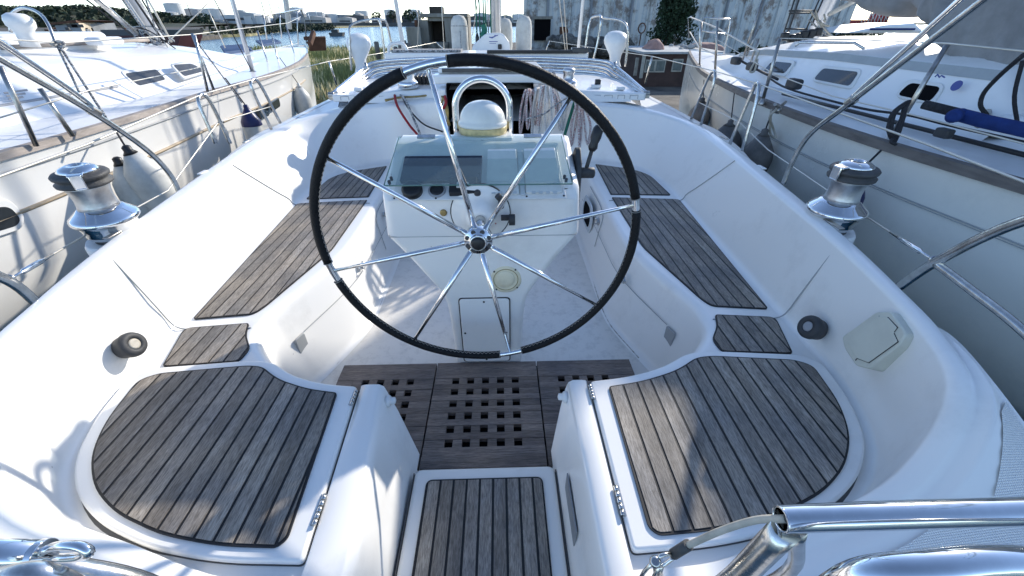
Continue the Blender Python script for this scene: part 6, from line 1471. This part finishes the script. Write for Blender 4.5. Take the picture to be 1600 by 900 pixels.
# bush in front of the hangar
root = thing('bush', at(1047, 78, y=20), 'tall dark evergreen bush in front of the hangar', 'bush')
b_ = MB(); rs = random.Random(77)
top = at(1060, -14, y=20); base = at(1047, 74, y=20)
for k in range(150):
    t = rs.random() ** .8; zc = base.z + (top.z - base.z) * t; w_ = .95 * (1 - .45 * t) * (1 + .25 * math.sin(t * 9)); x = base.x + (top.x - base.x) * t + rs.uniform(-w_, w_) * .85
    leafcloud(b_, (x, 20 + rs.uniform(-.6, .6), zc), .20, .22, .30, 60, .055, rs)
b_.build('crown', 'foliage', root)
b_ = MB()
for k in range(7): b_.tube(cat([(base.x + rs.uniform(-.1, .1), 20, -.3), (base.x + rs.uniform(-.3, .3), 20, .6), (base.x + rs.uniform(-.6, .7), 20, 1.9)], 4), [.05, .04, .02, .02], 6)
b_.build('trunk', 'branch', root)
for (x, y, Yd, n, lab) in ((1335, 62, 29, 7, 'low shrub at the right end of the hangar wall'), (1190, 92, 17, 8, 'dark shrub behind the starboard yacht fore deck')):
    root = thing('bush', at(x, y, y=Yd), lab, 'bush'); b_ = MB()
    for k in range(n * 5): leafcloud(b_, at(x + rs.uniform(-40, 40), y - rs.uniform(-2, 10), y=Yd), .3, .3, .25, 40, .08, rs)
    b_.build('crown', 'foliage', root)
# ---------------- floating hut
root = thing('hut', at(1025, 140, y=14.5), 'low dark brown hut with pale framed windows and flat roof', 'hut')
Yd = 14.5; L0 = at(981, 138, y=Yd + .9); A = at(1000, 138, y=Yd); B2 = at(1084, 138, y=Yd); zt = at(1030, 84, y=Yd).z; zb_ = -.35
b_ = MB(); b_.box2((A.x, Yd, zb_), (B2.x + .6, Yd + 2.6, zt)); b_.build('wall', 'hut_wall', root)
b_ = MB(); b_.add([(A.x, Yd, zb_), (L0.x, Yd + 2.6, zb_), (L0.x, Yd + 2.6, zt), (A.x, Yd, zt)], [(3, 2, 1, 0)]); b_.build('side_wall', 'hut_wall', root)
b_ = MB(); b_.add([(A.x - .12, Yd - .15, zt), (B2.x + .7, Yd - .15, zt), (B2.x + .7, Yd + 2.8, zt + .02), (L0.x - .1, Yd + 2.8, zt + .02), (A.x - .12, Yd - .15, zt + .06), (B2.x + .7, Yd - .15, zt + .06), (B2.x + .7, Yd + 2.8, zt + .1), (L0.x - .1, Yd + 2.8, zt + .1)], [(0, 1, 5, 4), (4, 5, 6, 7), (3, 0, 4, 7), (1, 2, 6, 5)]); b_.build('roof', 'roof_pale', root)
for (x0, y0, x1, y1) in ((1006, 93, 1041, 113), (1048, 92, 1068, 112), (1072, 92, 1086, 112)):
    p = at(x0, y1, y=Yd); q = at(x1, y0, y=Yd); b_ = MB(); b_.box2((p.x, Yd - .03, p.z), (q.x, Yd - .004, q.z)); w_ = b_.build('window', 'hut_frame', root)
    n = 2 if x1 - x0 > 25 else 1; wd = (q.x - p.x) / n
    for k in range(n): b_ = MB(); b_.box2((p.x + wd * k + .035, Yd - .045, p.z + .04), (p.x + wd * (k + 1) - .035, Yd - .032, q.z - .04)); b_.build('pane', 'hut_glass', w_)
for (x, y0, y1) in ((1001, 86, 122), (992, 90, 118)):
    p = at(x, y1, y=Yd - .05 if x > 998 else Yd + .3); q = at(x, y0, y=p.y); b_ = MB(); b_.box2((p.x - .05, p.y - .03, p.z), (p.x + .05, p.y + .02, q.z)); b_.build('corner_post', 'hut_frame', root)
rs = random.Random(15)
def pile(px_pts, Yd, dep, m_, nm, label, catg, amp=.05):
    P = [at(x, y, y=Yd) for x, y in px_pts]; c = sum(P, Vector()) / len(P); b_ = MB(); rows = []
    for j in range(9):
        a = math.pi * j / 8 - math.pi / 2; rows.append([Vector((c.x + (p.x - c.x) * math.cos(a) ** .5 if abs(math.cos(a)) > 1e-6 else c.x, Yd + dep / 2 + dep / 2 * math.sin(a), min(p.z for p in P) + (p.z - min(p.z for p in P)) * max(math.cos(a), 0) ** .4)) + Vector((NZ.noise(p * 6 + Vector((j, 0, 0))), 0, NZ.noise(p * 6 + Vector((0, j, 0))))) * amp for p in P])
    b_.loft(rows, closed=True); return tag(b_.build(nm, m_), label, catg)
pl3 = cat([(1012, 84, 0), (1014, 76, 0), (1022, 68, 0), (1032, 61, 0), (1038, 66, 0), (1044, 76, 0), (1046, 83, 0)], 4)
pile([(p.x, p.y) for p in pl3], 15.2, 1.0, 'canvas_pink', 'tarpaulin', 'faded pink tarpaulin heap on the hut roof', 'tarpaulin')
for k in range(26): rock(rs.uniform(1046, 1092), rs.uniform(70, 80), rs.uniform(15.5, 17.2), rs.uniform(.05, .11), 'pale stone lying on the roof beside the pink tarpaulin', 'stones on the hut roof', 'far_building')
pl4 = cat([(1090, 78, 0), (1096, 70, 0), (1112, 67, 0), (1128, 69, 0), (1138, 74, 0), (1140, 79, 0)], 4)
pile([(p.x, p.y) for p in pl4], 16.5, 1.2, 'canvas_pink', 'upturned_dinghy', 'faded pink upturned dinghy beyond the starboard bow', 'dinghy', .02)
# ---------------- red work boat and white boats beyond the starboard cabin
root = thing('red_ship', at(1350, 46, y=60), 'red hulled ship with white lattice gear under the sail cover', 'ship')
Yd = 60
def rs_box(x0, y0, x1, y1, m_, nm, dep=2, yo=0): 
    p = at(x0, y1, y=Yd + yo); q = at(x1, y0, y=Yd + yo); b_ = MB(); b_.box2((p.x, Yd + yo, p.z), (q.x, Yd + yo + dep, q.z)); b_.build(nm, m_, root, bevel=.05)
rs_box(1325, 31, 1372, 38, 'red_paint', 'hull'); rs_box(1303, 41, 1324, 49, 'red_paint', 'bulwark', 2, -6); rs_box(1371, 20, 1393, 38, 'red_paint', 'superstructure'); rs_box(1310, 38, 1380, 52, 'far_building', 'deck', 3, .5)
for k in range(9):
    x = 1345 + k * 5; wireT('lattice', [at(x, 36, y=Yd - .1), at(x + 8, 16, y=Yd - .1)], .05, 'tank_white', root, 0, 5)
    if k % 2: wireT('lattice', [at(x + 8, 36, y=Yd - .1), at(x, 16, y=Yd - .1)], .04, 'tank_white', root, 0, 5)
b_ = MB(); P = [at(1322, 52, y=22), at(1360, 44, y=22), at(1385, 39, y=22), at(1430, 36, y=22), at(1450, 52, y=22)]; b_.prism([(p.x, p.z) for p in P], 0, 3, rot=Matrix(((1, 0, 0), (0, 0, 1), (0, 1, 0))), c=(0, 22, 0)); o = b_.build('motor_boat', 'deck_white', bevel=.1); tag(o, 'white motor boat just behind the starboard yacht roof', 'boat')
b_ = MB(); p = at(1362, 44, y=21.9); q = at(1430, 46, y=21.9); b_.box2((p.x, 21.9, p.z - .08), (q.x, 21.98, p.z)); b_.build('blue_stripe', 'blue_cloth', o)
# brown debris floating in the dark water by the stern
rs = random.Random(2)
for k in range(0): pass
# ================================================================== LIGHT
SUN_AZ, SUN_EL = R(40), R(24)       # azimuth clockwise from straight ahead (+Y)
w = bpy.data.worlds.new('World'); scene.world = w; w.use_nodes = True
nt = w.node_tree; bg = nt.nodes['Background']; bg.inputs['Strength'].default_value = 0.15
sky = nt.nodes.new('ShaderNodeTexSky'); sky.sky_type = 'NISHITA'; sky.sun_disc = False
sky.sun_elevation = SUN_EL; sky.sun_rotation = SUN_AZ; sky.altitude = 0; sky.air_density = 0.65; sky.dust_density = 0.15; sky.ozone_density = 1.2
nt.links.new(sky.outputs['Color'], bg.inputs['Color'])
sd_ = bpy.data.lights.new('sun', 'SUN'); sd_.energy = 2.5; sd_.angle = R(0.8); sd_.color = (1.0, 0.93, 0.82)
sun = bpy.data.objects.new('sun', sd_); COL.objects.link(sun)
sv = Vector((math.sin(SUN_AZ) * math.cos(SUN_EL), math.cos(SUN_AZ) * math.cos(SUN_EL), math.sin(SUN_EL)))
sun.rotation_euler = sv.to_track_quat('Z', 'Y').to_euler(); sun.location = sv * 30
scene.render.engine = 'CYCLES'
scene.view_settings.view_transform = 'Standard'; scene.view_settings.look = 'None'; scene.view_settings.gamma = 1
scene.view_settings.use_curve_mapping = False
scene.view_settings.exposure = EXPOSURE
